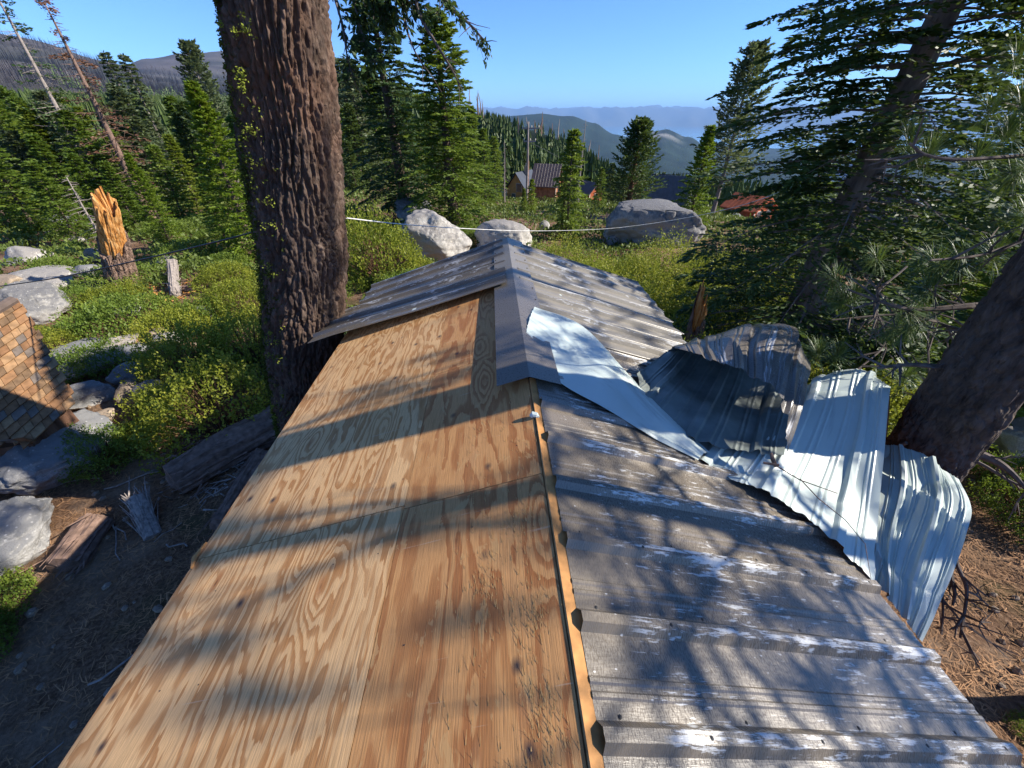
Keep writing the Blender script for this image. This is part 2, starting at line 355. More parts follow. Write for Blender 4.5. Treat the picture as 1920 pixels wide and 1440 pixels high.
def ground_at(px, py, dz=0):
    """where the view ray through a pixel meets the ground"""
    d = ray(px, py); k = 1.0
    ks = np.geomspace(1.5, 400, 500); P = d[None] * ks[:, None]; g = gz(P[:, 0], P[:, 1]) + dz; b = np.nonzero(P[:, 2] < g)[0]
    i = b[0] if len(b) else 499
    return P[i]
def radial(r0, r1, n): return np.geomspace(r0, r1, n)
def terrain(name, rs, azs, mat, colf):
    rr, aa = np.meshgrid(rs, azs, indexing='ij'); x = rr * np.sin(np.radians(aa)); y = rr * np.cos(np.radians(aa))
    z = gz(x, y); V = np.stack([x, y, z], -1).reshape(-1, 3)
    o = mk(name, V, grid_faces(len(rs), len(azs))[:, ::-1], mat, smooth=True, col=colf(x.ravel(), y.ravel(), z.ravel()))
    return tag(o, kind='structure')
azs = np.unique(np.concatenate([np.linspace(-180, -85, 25), np.linspace(-85, 60, 330), np.linspace(60, 180, 30)]))
# near ground: duff, bare soil, twigs
t = NT('forest_floor', .95, .12); v = t.coord(); a = t.noise(v, .7, 5, .6); b = t.noise(v, 22, 5, .75); cc = t.noise(t.mapv(v, (1, 1, 1)), 120, 2, .6)
c = t.ramp(b, [(.28, (.045, .026, .016)), (.48, (.15, .085, .05)), (.62, (.25, .155, .095)), (.78, (.42, .30, .20))])
c = t.mix(t.ramp(a, [(.52, 0.), (.66, .6)]), c, (.30, .22, .15)); c = t.mix(t.ramp(a, [(.34, .55), (.46, 0.)]), c, (.05, .06, .02)); t.color(c)
t.bump(t.math('ADD', b, t.math('MULTIPLY', cc, .4)), .9, .03); M['floor'] = t.m
t = NT('far_land', .95, .1); v = t.coord(); at_ = t.n('ShaderNodeAttribute', attribute_name='Col').outputs[0]; n1 = t.noise(v, .35, 4, .7); n2 = t.noise(v, .03, 5, .7)
c = t.mix(t.ramp(n1, [(.38, .55), (.55, 0.)]), at_, (.006, .012, .006)); c = t.mix(t.ramp(n2, [(.62, 0.), (.72, .35)]), c, (.22, .20, .17)); t.color(c); t.bump(n1, .6, 2.0); M['far'] = t.m
terrain('ground', np.concatenate([[.5], radial(1.5, 70, 200)]), azs, M['floor'], lambda x, y, z: np.full((len(x), 3), .1))
def farcol(x, y, z):
    r = np.hypot(x, y); az = np.degrees(np.arctan2(x, y)); p = np.stack([x, y, 0 * x], -1)
    n = fbm(p * .01, 5, 9); m = fbm(p * .002, 4, 11)
    forest = np.array([.018, .032, .022]); c = forest[None] * (1 + .5 * n[:, None])
    burnt = np.array([.125, .105, .105]); kb = np.clip((r - 450) / 400, 0, 1) * np.clip((-20 - az) / 6, 0, 1) * np.clip(1 - (r - 6000) / 1000, 0, 1)
    kb = kb * np.clip(.75 + .5 * m, 0, 1); c = c * (1 - kb[:, None]) + burnt * (1 + .4 * n[:, None]) * kb[:, None]
    rock = np.array([.40, .37, .33]); kr = np.clip((n - .15) * 4, 0, 1) * np.clip(1 - abs(r - 190) / 60, 0, 1) * (az < 14) * (az > -50)
    kr = np.maximum(kr, np.clip((n + .1) * 3, 0, 1) * np.clip(1 - abs(r - 4700) / 500, 0, 1) * np.clip(1 - abs(az - 18) / 3, 0, 1))
    kr = np.maximum(kr, np.clip((n + .15) * 3, 0, 1) * np.clip(1 - abs(r - 150) / 60, 0, 1) * (az < -28))
    c = c * (1 - kr[:, None]) + rock * kr[:, None]
    km = (r > 24000)[:, None]; return np.clip(np.where(km, np.array([.10, .10, .09]), c), 0.004, .6)
terrain('hills', np.concatenate([radial(69.5, 1000, 150), radial(1030, 60000, 150)]), azs, M['far'], farcol)
# lake
t = NT('lake_water', .12, .5); t.color((.06, .17, .28)); t.bump(t.noise(t.coord(), .02, 3), .1, 1); M['lake'] = t.m
rr, aa = np.meshgrid(radial(7600, 29000, 14), np.linspace(-60, 70, 60), indexing='ij')
tag(mk('lake', np.stack([rr * np.sin(np.radians(aa)), rr * np.cos(np.radians(aa)), 0 * rr - 364], -1), grid_faces(14, 60)[:, ::-1], M['lake']), kind='structure')
# haze
hz = bpy.data.materials.new('haze_air'); hz.use_nodes = True; nt = hz.node_tree; nt.nodes.clear()
o_ = nt.nodes.new('ShaderNodeOutputMaterial'); pv = nt.nodes.new('ShaderNodeVolumePrincipled'); nt.links.new(pv.outputs[0], o_.inputs['Volume'])
pv.inputs['Color'].default_value = (.34, .60, 1, 1); pv.inputs['Density'].default_value = 4.2e-5; pv.inputs['Anisotropy'].default_value = .0
hb = MB(); hb.box((-62000, -62000, -420), (62000, 62000, 900)); tag(hb.build('haze', hz), kind='stuff')

# ================================================================ the cabin under the camera
YAW = R(2.8); SL = math.radians(18); H0 = 1.35
cy_, sy_ = math.cos(YAW), math.sin(YAW)
def hw(v, u, z):          # house (across to the right, along the ridge, height over camera) -> world
    v = np.asarray(v, float); u = np.asarray(u, float)
    return np.stack(np.broadcast_arrays(v * cy_ - u * sy_, v * sy_ + u * cy_, z), -1)
RV = .20                                                       # the ridge lies at v = RV, z = -H0
def slope(side, u, d, lift=0.):                                # d = distance down the slope, lift = off its surface
    u = np.asarray(u, float); d = np.asarray(d, float)
    return hw(RV + side * (d * math.cos(SL) + lift * math.sin(SL)), u, -H0 - d * math.sin(SL) + lift * math.cos(SL))
GB = -4.62
cabin = empty('cabin', (0, 0, 0), 'low plywood cabin seen from its own roof, brown metal roofing half torn off', 'cabin')
def kid(o, parent): o.parent = parent; KIDS.setdefault(parent.name, []).append(o); return o
def slab(name, mat, side, u0, u1, d0, d1, thick=.012, lift=0., parent=cabin, nu=2, nd=2, edge=None, jit=0.):
    us = np.linspace(u0, u1, nu); ds = np.linspace(d0, d1, nd); U, D = np.meshgrid(us, ds, indexing='ij')
    top = slope(side, U, D, lift); bot = slope(side, U, D, lift - thick)
    V = np.concatenate([top.reshape(-1, 3), bot.reshape(-1, 3)]); n = nu * nd
    F = grid_faces(nu, nd); F2 = F[:, ::-1] + n
    if side > 0: F, F2 = F[:, ::-1], F2[:, ::-1]
    rim = [j for j in range(nd)] + [i * nd + nd - 1 for i in range(1, nu)] + [(nu - 1) * nd + j for j in range(nd - 2, -1, -1)] + [i * nd for i in range(nu - 2, 0, -1)]
    E = np.array([[rim[i], rim[(i + 1) % len(rim)], rim[(i + 1) % len(rim)] + n, rim[i] + n] for i in range(len(rim))])
    uv = np.concatenate([np.stack([U, D], -1).reshape(-1, 2)] * 2)
    mi = [0] * len(F) + [1] * (len(F2) + len(E))
    return kid(mk(name, V, np.concatenate([F, F2, E]), [mat, edge or M['plyedge']], uv=uv, mi=mi), parent)
# left slope: two courses of plywood, staggered joints
for (u0, u1, d0, d1, m) in [
        (-1.2, 1.235, .705, 1.93, 'ply'), (1.239, 3.68, .705, 1.93, 'ply'), (3.684, 5.25, .705, 1.93, 'ply'),
        (-1.6, -.18, .0, .702, 'plyred'), (-.176, 1.215, .0, .702, 'plyred'), (1.219, 2.40, .0, .702, 'plyred'), (2.404, 5.25, .0, .702, 'plyred')]:
    slab('plywood_sheet', M[m], -1, u0, u1, d0, d1, .014)
slab('roof_deck', M['plyedge'], 1, -1.6, 5.25, .035, 1.58, .014, 0.)
# ridge strip of raw lumber and the gap beside it
slab('ridge_board', M['lumber'], 1, -1.6, 2.0, .006, .075, .02, .012, nu=60)
# rafters tails / walls
for (v0, v1, nm) in ((-1.50, -1.44, 'wall'), (1.60, 1.66, 'wall')):
    b = MB(); zt = -H0 - abs((v0 if v0 < 0 else v1) - RV) * math.tan(SL) - .05
    U = np.array([-1.5, 5.1])
    V = np.concatenate([hw(np.array([v0, v1, v1, v0]), np.array([-1.5, -1.5, 5.1, 5.1]), GB - .3), hw(np.array([v0, v1, v1, v0]), np.array([-1.5, -1.5, 5.1, 5.1]), zt)])
    b.add(V, [[0, 3, 2, 1], [4, 5, 6, 7], [0, 1, 5, 4], [1, 2, 6, 5], [2, 3, 7, 6], [3, 0, 4, 7]])
    kid(b.build(nm, M['barkred']), cabin)
for u0 in (-1.5, 5.02):
    b = MB(); P = [(-1.43, -2.0), (1.59, -1.94), (.20, -H0 - .05)]
    V = np.concatenate([hw(np.array([-1.43, 1.59, 1.59, .2, -1.43]), u0 + dd, np.array([GB - .3, GB - .3, -1.92, -1.47, -1.99])) for dd in (0, .06)])
    b.add(V, [[i, (i + 1) % 5, (i + 1) % 5 + 5, i + 5] for i in range(5)]); b.add(V, None, [[0, 1, 2], [0, 2, 3], [0, 3, 4], [5, 7, 6], [5, 8, 7], [5, 9, 8]])
    kid(b.build('gable_wall', M['barkred']), cabin)
b = MB()
for s_, dd in ((-1, 1.945),):
    for (a0, a1) in ((-1.6, 5.2),):
        b.add(np.concatenate([slope(s_, np.array([a0, a1]), dd - .035, -.02), slope(s_, np.array([a0, a1]), dd - .002, -.02), slope(s_, np.array([a1, a0]), dd - .035, -.13)[::-1], slope(s_, np.array([a1, a0]), dd - .002, -.13)[::-1]]),
              [[0, 1, 3, 2], [4, 6, 7, 5], [0, 4, 5, 1], [2, 3, 7, 6], [0, 2, 6, 4], [1, 5, 7, 3]])
kid(b.build('fascia', M['lumber']), cabin)
RIB = .292
def prof(u, s=1.):
    """height of the roofing over the deck, by position along the ridge"""
    q = (u / RIB) % 1.0; q = np.minimum(q, 1 - q) * RIB
    h = .029 * np.clip((.036 - q) / .018, 0, 1)
    for m_ in (.092, .128):
        q2 = abs(q - m_); h = h + .0045 * np.clip((.011 - q2) / .006, 0, 1)
    return h * s
PU = []                                                        # sample points that hit every bend of the profile
for k in range(-8, 22):
    for q in (-.0365, -.016, .016, .0365, .081, .087, .097, .103, .117, .123, .133, .139):
        PU.append(k * RIB + q)
PU = np.array(sorted(PU))
def panel(name, mat, side, u0, u1, d0, d1f, lift=.006, parent=cabin, nd=24, wob=.0015, liftf=None):
    us = np.concatenate([[u0], PU[(PU > u0 + .002) & (PU < u1 - .002)], [u1]]); t_ = np.linspace(0, 1, nd)
    U, T = np.meshgrid(us, t_, indexing='ij'); d1 = d1f(U) if callable(d1f) else d1f + 0 * U; d0a = d0(U) if callable(d0) else d0
    D = d0a + (d1 - d0a) * T
    W = wob * fbm(np.stack([U * 6, D * 3, 0 * U], -1), 3, 12)
    top = slope(side, U, D, lift + prof(U) + W + (liftf(U, D) if liftf else 0)); bot = slope(side, U, D, lift - .0009 + prof(U) + W + (liftf(U, D) if liftf else 0))
    n = U.size; F = grid_faces(len(us), nd); F2 = F[:, ::-1] + n
    if side > 0: F, F2 = F[:, ::-1], F2[:, ::-1]
    nu = len(us); rim = [j for j in range(nd)] + [i * nd + nd - 1 for i in range(1, nu)] + [(nu - 1) * nd + j for j in range(nd - 2, -1, -1)] + [i * nd for i in range(nu - 2, 0, -1)]
    E = np.array([[rim[i], rim[(i + 1) % len(rim)], rim[(i + 1) % len(rim)] + n, rim[i] + n] for i in range(len(rim))])
    uv = np.concatenate([np.stack([U, D], -1).reshape(-1, 2)] * 2); mi = [0] * len(F) + [1] * len(F2) + [0] * len(E)
    return kid(mk(name, np.concatenate([top.reshape(-1, 3), bot.reshape(-1, 3)]), np.concatenate([F, F2, E]), [mat, M['primer']], uv=uv, mi=mi), parent)
def screws(parent, side, pts, lift=.008, r=.0065):
    b = MB()
    for (u, d) in pts:
        c = slope(side, u, d, lift + float(prof(np.array([u]))[0])); a = np.linspace(0, 2 * np.pi, 7)[:-1]
        n_ = slope(side, 0, 0, 1) - slope(side, 0, 0, 0); e1 = slope(side, 1, 0) - slope(side, 0, 0); e2 = slope(side, 0, 1) - slope(side, 0, 0)
        ring = c + r * (np.cos(a)[:, None] * e1 + np.sin(a)[:, None] * e2)
        b.add(np.concatenate([ring, ring + n_ * .006, [c + n_ * .009]]), [[i, (i + 1) % 6, (i + 1) % 6 + 6, i + 6] for i in range(6)], [[6 + i, 6 + (i + 1) % 6, 12] for i in range(6)])
    o = b.build('screws', M['screw']); o['kind'] = 'stuff'; return kid(o, parent)
eave_r = lambda U: 1.66 + .012 * np.sin(U * 9) + np.where(U > 2.2, .0, 0)
SU = 3 * RIB
for i in range(-2, 3):                                          # near right slope, weathered
    u0 = .13 + i * SU - .02; o = panel('roofing_panel', M['metal'], 1, u0, u0 + SU + .03, .045, 1.66 if i < 2 else 1.7, .014 + (i % 2) * .002)
    screws(o, 1, [(k * RIB + .045, d) for k in range(int(u0 / RIB) + 1, int((u0 + SU) / RIB) + 1) for d in (.12, .55, 1.0, 1.45)])
    screws(o, 1, [(k * RIB, d) for k in range(int(u0 / RIB), int((u0 + SU) / RIB) + 1) for d in (.38, .78, 1.22, 1.6)][:9])
for i in range(3):                                              # far right slope, sound paint
    u0 = 2.74 + i * .82; o = panel('roofing_panel', M['metalfar'], 1, u0, min(u0 + .85, 5.28), .05, lambda U: 1.86 + .07 * np.sin(U * 21) * (U > 3) + .03 * (U - 3), .020 + (i % 2) * .003, wob=.003)
    screws(o, 1, [(k * RIB + .045, d) for k in range(int(u0 / RIB) + 1, int((u0 + .85) / RIB) + 1) for d in (.22, .75, 1.3)])
for i in range(2):                                              # far left slope: one panel lifted, one lying flat
    u0 = 3.60 + i * .88; u1 = 5.3 if i else 4.50
    lf = (lambda U, D: .045 + .05 * np.clip(D / 1.9, 0, 1) ** 2 - .06 * np.clip(U - 3.6, 0, 1)) if i == 0 else (lambda U, D: .012 + 0 * U)
    o = panel('roofing_panel', M['metaldark'], -1, u0, u1, .06, 2.22 if i == 0 else 1.98, .02 + (1 - i) * .004, wob=.003, liftf=lf)
    if i == 0: o['label'] = 'dark roofing panel pushed out past the eave, its edge lifted'
    screws(o, -1, [(k * RIB + .045, d) for k in range(13, 19) if u0 < k * RIB + .045 < u1 for d in (.3, .9, 1.5)], .03)
# ridge cap: a folded strip, lifted at its near end
def cap(u0, u1, wl, wr, lift0, lift1, name='ridge_cap', mat='metaldark', parent=cabin, skew=0., parts=10):
    us = np.linspace(u0, u1, parts); t_ = (us - u0) / (u1 - u0)
    rows = []; L = lift0 + (lift1 - lift0) * t_
    for q, s_ in ((wl, -1), (.012, -1), (0, 1), (.012, 1), (wr, 1)):
        rows.append(slope(s_, us, q + 0 * us, L - .0025 * (q == 0)) if q else hw(RV, us, -H0 + L / math.cos(SL)))
    top = np.stack(rows, 1); bot = top - np.array([0, 0, .0012]); n = top.shape[0] * 5
    F = grid_faces(parts, 5); F2 = F[:, ::-1] + n
    rim = list(range(5)) + [i * 5 + 4 for i in range(1, parts)] + [(parts - 1) * 5 + j for j in range(3, -1, -1)] + [i * 5 for i in range(parts - 2, 0, -1)]
    E = np.array([[rim[i], rim[i - 1], rim[i - 1] + n, rim[i] + n] for i in range(len(rim))])
    ww = np.array([-wl, -.012, 0, .012, wr]); uv = np.concatenate([np.stack(np.broadcast_arrays(us[:, None], ww[None] * .3 + .1), -1).reshape(-1, 2)] * 2)
    return kid(mk(name, np.concatenate([top.reshape(-1, 3), bot.reshape(-1, 3)]), np.concatenate([F[:, ::-1], F2[:, ::-1], E]), [M[mat], M['primer']], uv=uv, mi=[0] * len(F) + [1] * len(F2) + [0] * len(E)), parent)
c1 = cap(1.93, 3.75, .19, .19, .060, .050); c2 = cap(3.62, 5.32, .185, .19, .044, .04, mat='metalfar')
c1['label'] = 'nearer ridge cap, darker and lifted at its cut end'
screws(c1, 1, [(u, .165) for u in np.arange(2.7, 3.7, .29)], .05, .008); screws(c2, 1, [(u, .165) for u in np.arange(3.9, 5.2, .29)], .04, .008); screws(c2, -1, [(u, .165) for u in np.arange(3.9, 5.2, .29)], .04, .008)
# torn fibres and splinters along the ridge edge of the plywood
b = MB()
for i in range(900):
    big = RNG.random() < .55
    cl = RNG.choice([(.35, .09), (.62, .10), (1.0, .12), (.18, .14), (.75, .28)], 1)[0] if big else (RNG.uniform(-.2, 1.9), RNG.uniform(.02, .4))
    u = cl[0] + RNG.normal(0, .06 if big else .1); d = abs(cl[1] + RNG.normal(0, .035)); L = RNG.uniform(.006, .035); wd = RNG.uniform(.0006, .002)
    if d > .55: continue
    p0 = slope(-1, u, d, .0008); p1 = slope(-1, u + L, d + RNG.normal(0, .002), .001 + RNG.uniform(0, .006)); e = (slope(-1, 0, 1) - slope(-1, 0, 0)) * wd
    b.quads([[p0 - e, p0 + e, p1 + e * .3, p1 - e * .3]])
o = b.build('splinters', simple('raw_yellow_splinter', (.50, .30, .12), .8, .2, var=.4, scale=60)); o['kind'] = 'stuff'; kid(o, cabin)
b = MB()                                                        # old nail heads on the plywood
for u in np.arange(-.2, 3.3, .405):
    for d in np.arange(.12, 1.9, .22):
        if RNG.random() < .45: continue
        c = slope(-1, u + RNG.normal(0, .012), d + RNG.normal(0, .02), .001); a = np.linspace(0, 2 * np.pi, 7)[:-1]
        e1 = slope(-1, 1, 0) - slope(-1, 0, 0); e2 = slope(-1, 0, 1) - slope(-1, 0, 0); b.add(np.concatenate([c + .0032 * (np.cos(a)[:, None] * e1 + np.sin(a)[:, None] * e2), [c + [0, 0, .002]]]), None, [[i, (i + 1) % 6, 6] for i in range(6)])
o = b.build('nail_heads', M['screw']); o['kind'] = 'stuff'; kid(o, cabin)

# ================================================================ torn roofing sheets (free things)
def crs(P, n):
    """Catmull-Rom through the rows of P (m,...)->(n,...)"""
    P = np.asarray(P, float); m = len(P); E = np.concatenate([2 * P[:1] - P[1:2], P, 2 * P[-1:] - P[-2:-1]]); s = np.linspace(0, m - 1 - 1e-9, n); i = s.astype(int); f = (s - i).reshape((-1,) + (1,) * (P.ndim - 1))
    a, b, c, d = E[i], E[i + 1], E[i + 2], E[i + 3]
    return .5 * (2 * b + (c - a) * f + (2 * a - 5 * b + 4 * c - d) * f ** 2 + (3 * b - a - 3 * c + d) * f ** 3)
def crumple(name, rows, mats, nribs=3, rib=.02, ns=150, nt=90, dent=.012, ragged=.01, seed=0, ph=0., flip=1, minor=.005, ribdir=0):
    """rows[t][s] = (px, py, depth): a sheet given by its real place; ribs run along t"""
    K = np.array([[at(*p) for p in r] for r in rows])
    S = crs(K, nt); S = np.swapaxes(crs(np.swapaxes(S, 0, 1), ns), 0, 1)          # (nt, ns, 3)
    s = np.linspace(0, 1, ns); tt = np.linspace(0, 1, nt)
    ds = np.gradient(S, axis=1); dt = np.gradient(S, axis=0); N = norm(np.cross(ds, dt)) * flip
    cc = s[None, :] + 0 * tt[:, None] if ribdir == 0 else tt[:, None] + 0 * s[None]
    q = (cc * nribs + ph) % 1; q = np.minimum(q, 1 - q)
    h = rib * np.clip((.10 - q) / .045, 0, 1) + minor * np.clip((.028 - abs(q - .27)) / .018, 0, 1) + minor * np.clip((.028 - abs(q - .36)) / .018, 0, 1)
    g = np.stack([s[None] * 3 + 0 * tt[:, None], tt[:, None] * 3 + 0 * s[None], 0 * cc + seed], -1)
    cr1 = np.abs(g[..., 0] * .8 + g[..., 1] * .55 + .8 * vn(g * .4, seed + 60) - np.round(g[..., 0] * .8 + g[..., 1] * .55 + .8 * vn(g * .4, seed + 60))); h = h + dent * 1.5 * cr1 + dent * fbm(g * .8, 2, seed + 40) + dent * 1.6 * (1 - abs(vn(g * .75, seed + 50))) ** 4 - dent * 1.3 * (1 - abs(vn(g * 1.05 + 5, seed + 51))) ** 5 
    S = S + N * h[..., None]
    edge = np.minimum(tt, 1 - tt)[:, None]; S = S + norm(dt) * (ragged * vn(np.stack([s * 30, 0 * s, 0 * s], -1), seed + 9)[None, :, None]) * np.clip(1 - edge / .08, 0, 1)[..., None]
    n = ns * nt; V = np.concatenate([S.reshape(-1, 3), (S - N * .0010).reshape(-1, 3)]); F = grid_faces(nt, ns)
    rim = list(range(ns)) + [i * ns + ns - 1 for i in range(1, nt)] + [(nt - 1) * ns + j for j in range(ns - 2, -1, -1)] + [i * ns for i in range(nt - 2, 0, -1)]
    E = np.array([[rim[i], rim[i - 1], rim[i - 1] + n, rim[i] + n] for i in range(len(rim))])
    if flip > 0: F = F[:, ::-1]
    Fo, Fi = F[:, ::-1], F + n
    uv = np.stack([cc * nribs * RIB, 1 + tt[:, None] * 1.2 + 0 * s[None]], -1).reshape(-1, 2); uv = np.concatenate([uv] * 2)
    return mk(name, V, np.concatenate([Fo, Fi, E]), mats, uv=uv, mi=[0] * len(Fo) + [1] * len(Fi) + [1] * len(E), smooth=False)
# bent ridge cap, blue-grey side up
o = crumple('bent_ridge_cap', [[(985, 632, 2.76), (992, 600, 3.0), (1002, 574, 3.26)], [(1040, 708, 2.45), (1075, 660, 2.8), (1090, 610, 3.2)], [(1128, 762, 2.33), (1150, 700, 2.6), (1180, 702, 2.78)],
    [(1215, 815, 2.28), (1232, 780, 2.36), (1250, 770, 2.5)], [(1310, 862, 2.22), (1320, 850, 2.24), (1332, 845, 2.28)]], [M['metaldark'], M['primer']], 1, 0, 60, 80, .008, .004, 3, .5, 1, 0)
tag(o, 'flat pale blue-grey strip of torn ridge cap, lying upside down beside the ridge', 'metal strip')
o = crumple('loose_roofing_sheet', [
    [(1205, 780, 2.50), (1320, 868, 2.22), (1412, 912, 2.13), (1530, 985, 2.02), (1638, 1096, 1.86)],
    [(1240, 765, 2.62), (1350, 835, 2.42), (1452, 850, 2.36), (1560, 880, 2.36), (1645, 985, 2.12)],
    [(1290, 758, 2.74), (1385, 805, 2.70), (1492, 770, 2.66), (1590, 785, 2.56), (1657, 860, 2.34)],
    [(1320, 752, 2.84), (1425, 795, 2.86), (1518, 728, 2.86), (1608, 702, 2.78), (1668, 735, 2.58)],
    [(1330, 755, 2.95), (1432, 800, 3.02), (1535, 730, 3.10), (1615, 705, 3.05), (1668, 745, 2.85)],
    [(1335, 770, 3.0), (1435, 830, 3.05), (1545, 800, 3.2), (1620, 790, 3.2), (1662, 830, 3.0)]],
    [M['primer'], M['metaldark']], 3.4, .022, 200, 110, .012, .012, 5, .15)
tag(o, 'long pale peeled roofing sheet between the dark tunnel and the sheet past the eave', 'metal sheet', 'torn roofing sheets')
o = crumple('loose_roofing_sheet', [
    [(1636, 1088, 1.94), (1680, 1142, 1.88), (1724, 1204, 1.82)],
    [(1640, 980, 2.15), (1698, 1040, 2.0), (1778, 1090, 1.90)],
    [(1648, 890, 2.42), (1735, 930, 2.2), (1822, 964, 2.02)],
    [(1655, 832, 2.62), (1722, 850, 2.45), (1797, 900, 2.28)]], [M['primer'], M['metaldark']], 2.6, .022, 130, 80, .014, .006, 8, .3)
tag(o, 'pale ribbed sheet hanging past the eave below the pine trunk, rightmost of the torn sheets', 'metal sheet', 'torn roofing sheets')
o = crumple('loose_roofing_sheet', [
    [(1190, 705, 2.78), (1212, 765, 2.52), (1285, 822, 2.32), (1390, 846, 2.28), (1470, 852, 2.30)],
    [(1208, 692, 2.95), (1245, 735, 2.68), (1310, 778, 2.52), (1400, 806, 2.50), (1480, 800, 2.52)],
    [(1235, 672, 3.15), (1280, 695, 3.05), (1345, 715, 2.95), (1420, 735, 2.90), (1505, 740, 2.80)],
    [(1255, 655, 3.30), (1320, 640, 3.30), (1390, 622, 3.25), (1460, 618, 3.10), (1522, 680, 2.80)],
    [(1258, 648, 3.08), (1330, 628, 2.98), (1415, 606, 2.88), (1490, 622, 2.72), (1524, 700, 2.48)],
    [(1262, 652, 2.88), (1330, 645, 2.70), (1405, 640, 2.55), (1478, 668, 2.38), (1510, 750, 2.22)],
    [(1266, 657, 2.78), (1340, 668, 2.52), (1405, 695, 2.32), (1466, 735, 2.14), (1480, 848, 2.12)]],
    [M['primerdirtyshade'], M['metaldark']], 3.2, .022, 170, 150, .016, .014, 2, .35, 1)
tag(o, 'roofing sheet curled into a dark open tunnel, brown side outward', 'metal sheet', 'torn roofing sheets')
# a snapped twig and thin wires lying on the sheets
b = MB(); b.tube([at(1446, 850, 2.2), at(1449, 862, 2.17), at(1455, 875, 2.15)], [.008, .012, .009], 7); b.tube([at(1432, 868, 2.12), at(1460, 872, 2.11)], .007, 6)
b.tube([at(1455, 873, 2.12), at(1500, 900, 2.02), at(1570, 925, 1.98)], [.004, .003, .002], 5)
b.tube([at(1500, 898, 2.02), at(1535, 935, 1.97), at(1585, 975, 1.92), at(1622, 1020, 1.86), at(1633, 1085, 1.80)], [.003, .0025, .002, .002, .001], 5)
tag(b.build('broken_twig', M['deadbrown']), 'orange-brown broken twig with a long thin stem lying on the pale sheet', 'twig')
b = MB(); c = slope(-1, 1.62, .015, .012); a = np.linspace(0, 2 * np.pi, 10)
b.tube([c + [.0, 0, 0], c + [.012, .004, .012], c + [.03, .0, .010], c + [.045, -.004, .0]], [.012, .018, .016, .006], 8)
tag(b.build('crumpled_metal_scrap', M['primer'], smooth=False), 'small crumpled scrap of metal caught on the ridge edge', 'metal scrap')
b = MB(); b.tube([slope(-1, 1.18, 1.90, .012), slope(-1, 1.24, 1.93, .014), slope(-1, 1.33, 1.92, .012)], [.008, .013, .006], 6)
tag(b.build('bark_chip', M['lumber']), 'small bark chip on the left edge of the plywood', 'bark chip')
# ================================================================ rocks
import bmesh
_ico = {}
def ico(sub):
    if sub not in _ico:
        bm = bmesh.new(); bmesh.ops.create_icosphere(bm, subdivisions=sub, radius=1)
        bm.verts.ensure_lookup_table(); V = np.array([v.co[:] for v in bm.verts]); F = np.array([[v.index for v in f.verts] for f in bm.faces]); bm.free(); _ico[sub] = (V, F)
    return _ico[sub]
def rock_mesh(size, seed, sub=5, cuts=9, rough=.10):
    V, F = ico(sub); V = V.copy(); r = np.random.default_rng(seed)
    for _ in range(cuts):
        n = norm(r.normal(size=3) * [1, 1, .7]); d = r.uniform(.62, .9); q = V @ n; V = V - np.maximum(q - d, 0)[:, None] * n * .85
    nn = norm(V); V = V + nn * (rough * fbm(V * 1.7 + seed, 4, seed)[:, None] + rough * .22 * fbm(V * 9 + seed, 3, seed + 5)[:, None])
    crack = np.abs(vn(V * 2.3 + seed * 3, seed + 8)); V = V - nn * (.05 * np.clip(1 - crack / .05, 0, 1))[:, None]
    return V * np.array(size) / 2, F
ROCKS = []
def rock(px, py, wpx, hpx, mat, label, seed, dep=.8, rz=None, sub=5, sink=.25, group=None, cuts=9, zs=1.0, flat=None):
    P = ground_at(px, py); k = P[1] * cp - P[2] * sp
    w_ = wpx * k / FPX; h_ = hpx * k / FPX * zs * (1 + sink); away = norm(np.array([P[0], P[1], 0])); c = P + away * w_ * dep * .45; c[2] = G(c[0], c[1]) + h_ * (.5 - sink * .8)
    V, F = rock_mesh((w_ * 1.04, w_ * dep, h_), seed, sub, cuts)
    if flat: V[:, 2] = np.where(V[:, 2] > flat * h_, flat * h_ + (V[:, 2] - flat * h_) * .18, V[:, 2])
    a = math.atan2(P[0], P[1]) if rz is None else rz
    ROCKS.append((c[0], c[1], max(w_, w_ * dep) / 2, P[0], P[1]))
    Rz = np.array([[math.cos(-a), -math.sin(-a), 0], [math.sin(-a), math.cos(-a), 0], [0, 0, 1]])
    o = mk('boulder', V @ Rz.T, F, M[mat], smooth=True, loc=c); return tag(o, label, 'boulder', group)
rock(1206, 466, 208, 108, 'granitedark', 'largest boulder, dark lichen-covered granite with a pale right end, behind the roof', 31, .75, sub=6, cuts=16, zs=1.05, flat=.20)
rock(1150, 462, 34, 22, 'granitegrey', 'small boulder leaning on the front of the largest dark boulder', 12)
rock(818, 500, 135, 92, 'granite', 'pale sloping boulder between the round yellow-green bush and the roof peak', 13, .9, sub=6)
rock(782, 425, 78, 46, 'granitedark', 'dark-topped boulder between the trunks of the two tall firs', 14)
rock(945, 482, 112, 52, 'granite', 'pale rounded boulder just behind the peak of the roof', 15)
rock(88, 612, 104, 86, 'granitedark', 'round boulder with dark lichen cap and pale underside, above the shingled shed', 16, .85, sub=6, zs=.8)
rock(52, 612, 36, 34, 'granite', 'small pale boulder leaning against the left of the round lichen-capped boulder', 17, sub=4)
rock(84, 532, 112, 34, 'granite', 'wide low pale boulder under the black cable at far left', 18, zs=.7)
rock(14, 590, 50, 40, 'granite', 'pale boulder at the left edge behind the shingled shed', 19, sub=4)
rock(150, 672, 90, 34, 'granitegrey', 'flat grey boulder behind the bright shrub beside the shed', 20, zs=.7)
rock(212, 702, 150, 52, 'granitegrey', 'long smooth pale slab of granite with a dark shrub in front', 21, .6, zs=.7)
rock(160, 700, 60, 40, 'granite', 'tan-white rounded rock at the left end of the long slab', 22, sub=4)
rock(172, 768, 96, 60, 'granitegrey', 'shaded grey boulder right of the shed corner', 23, zs=.7)
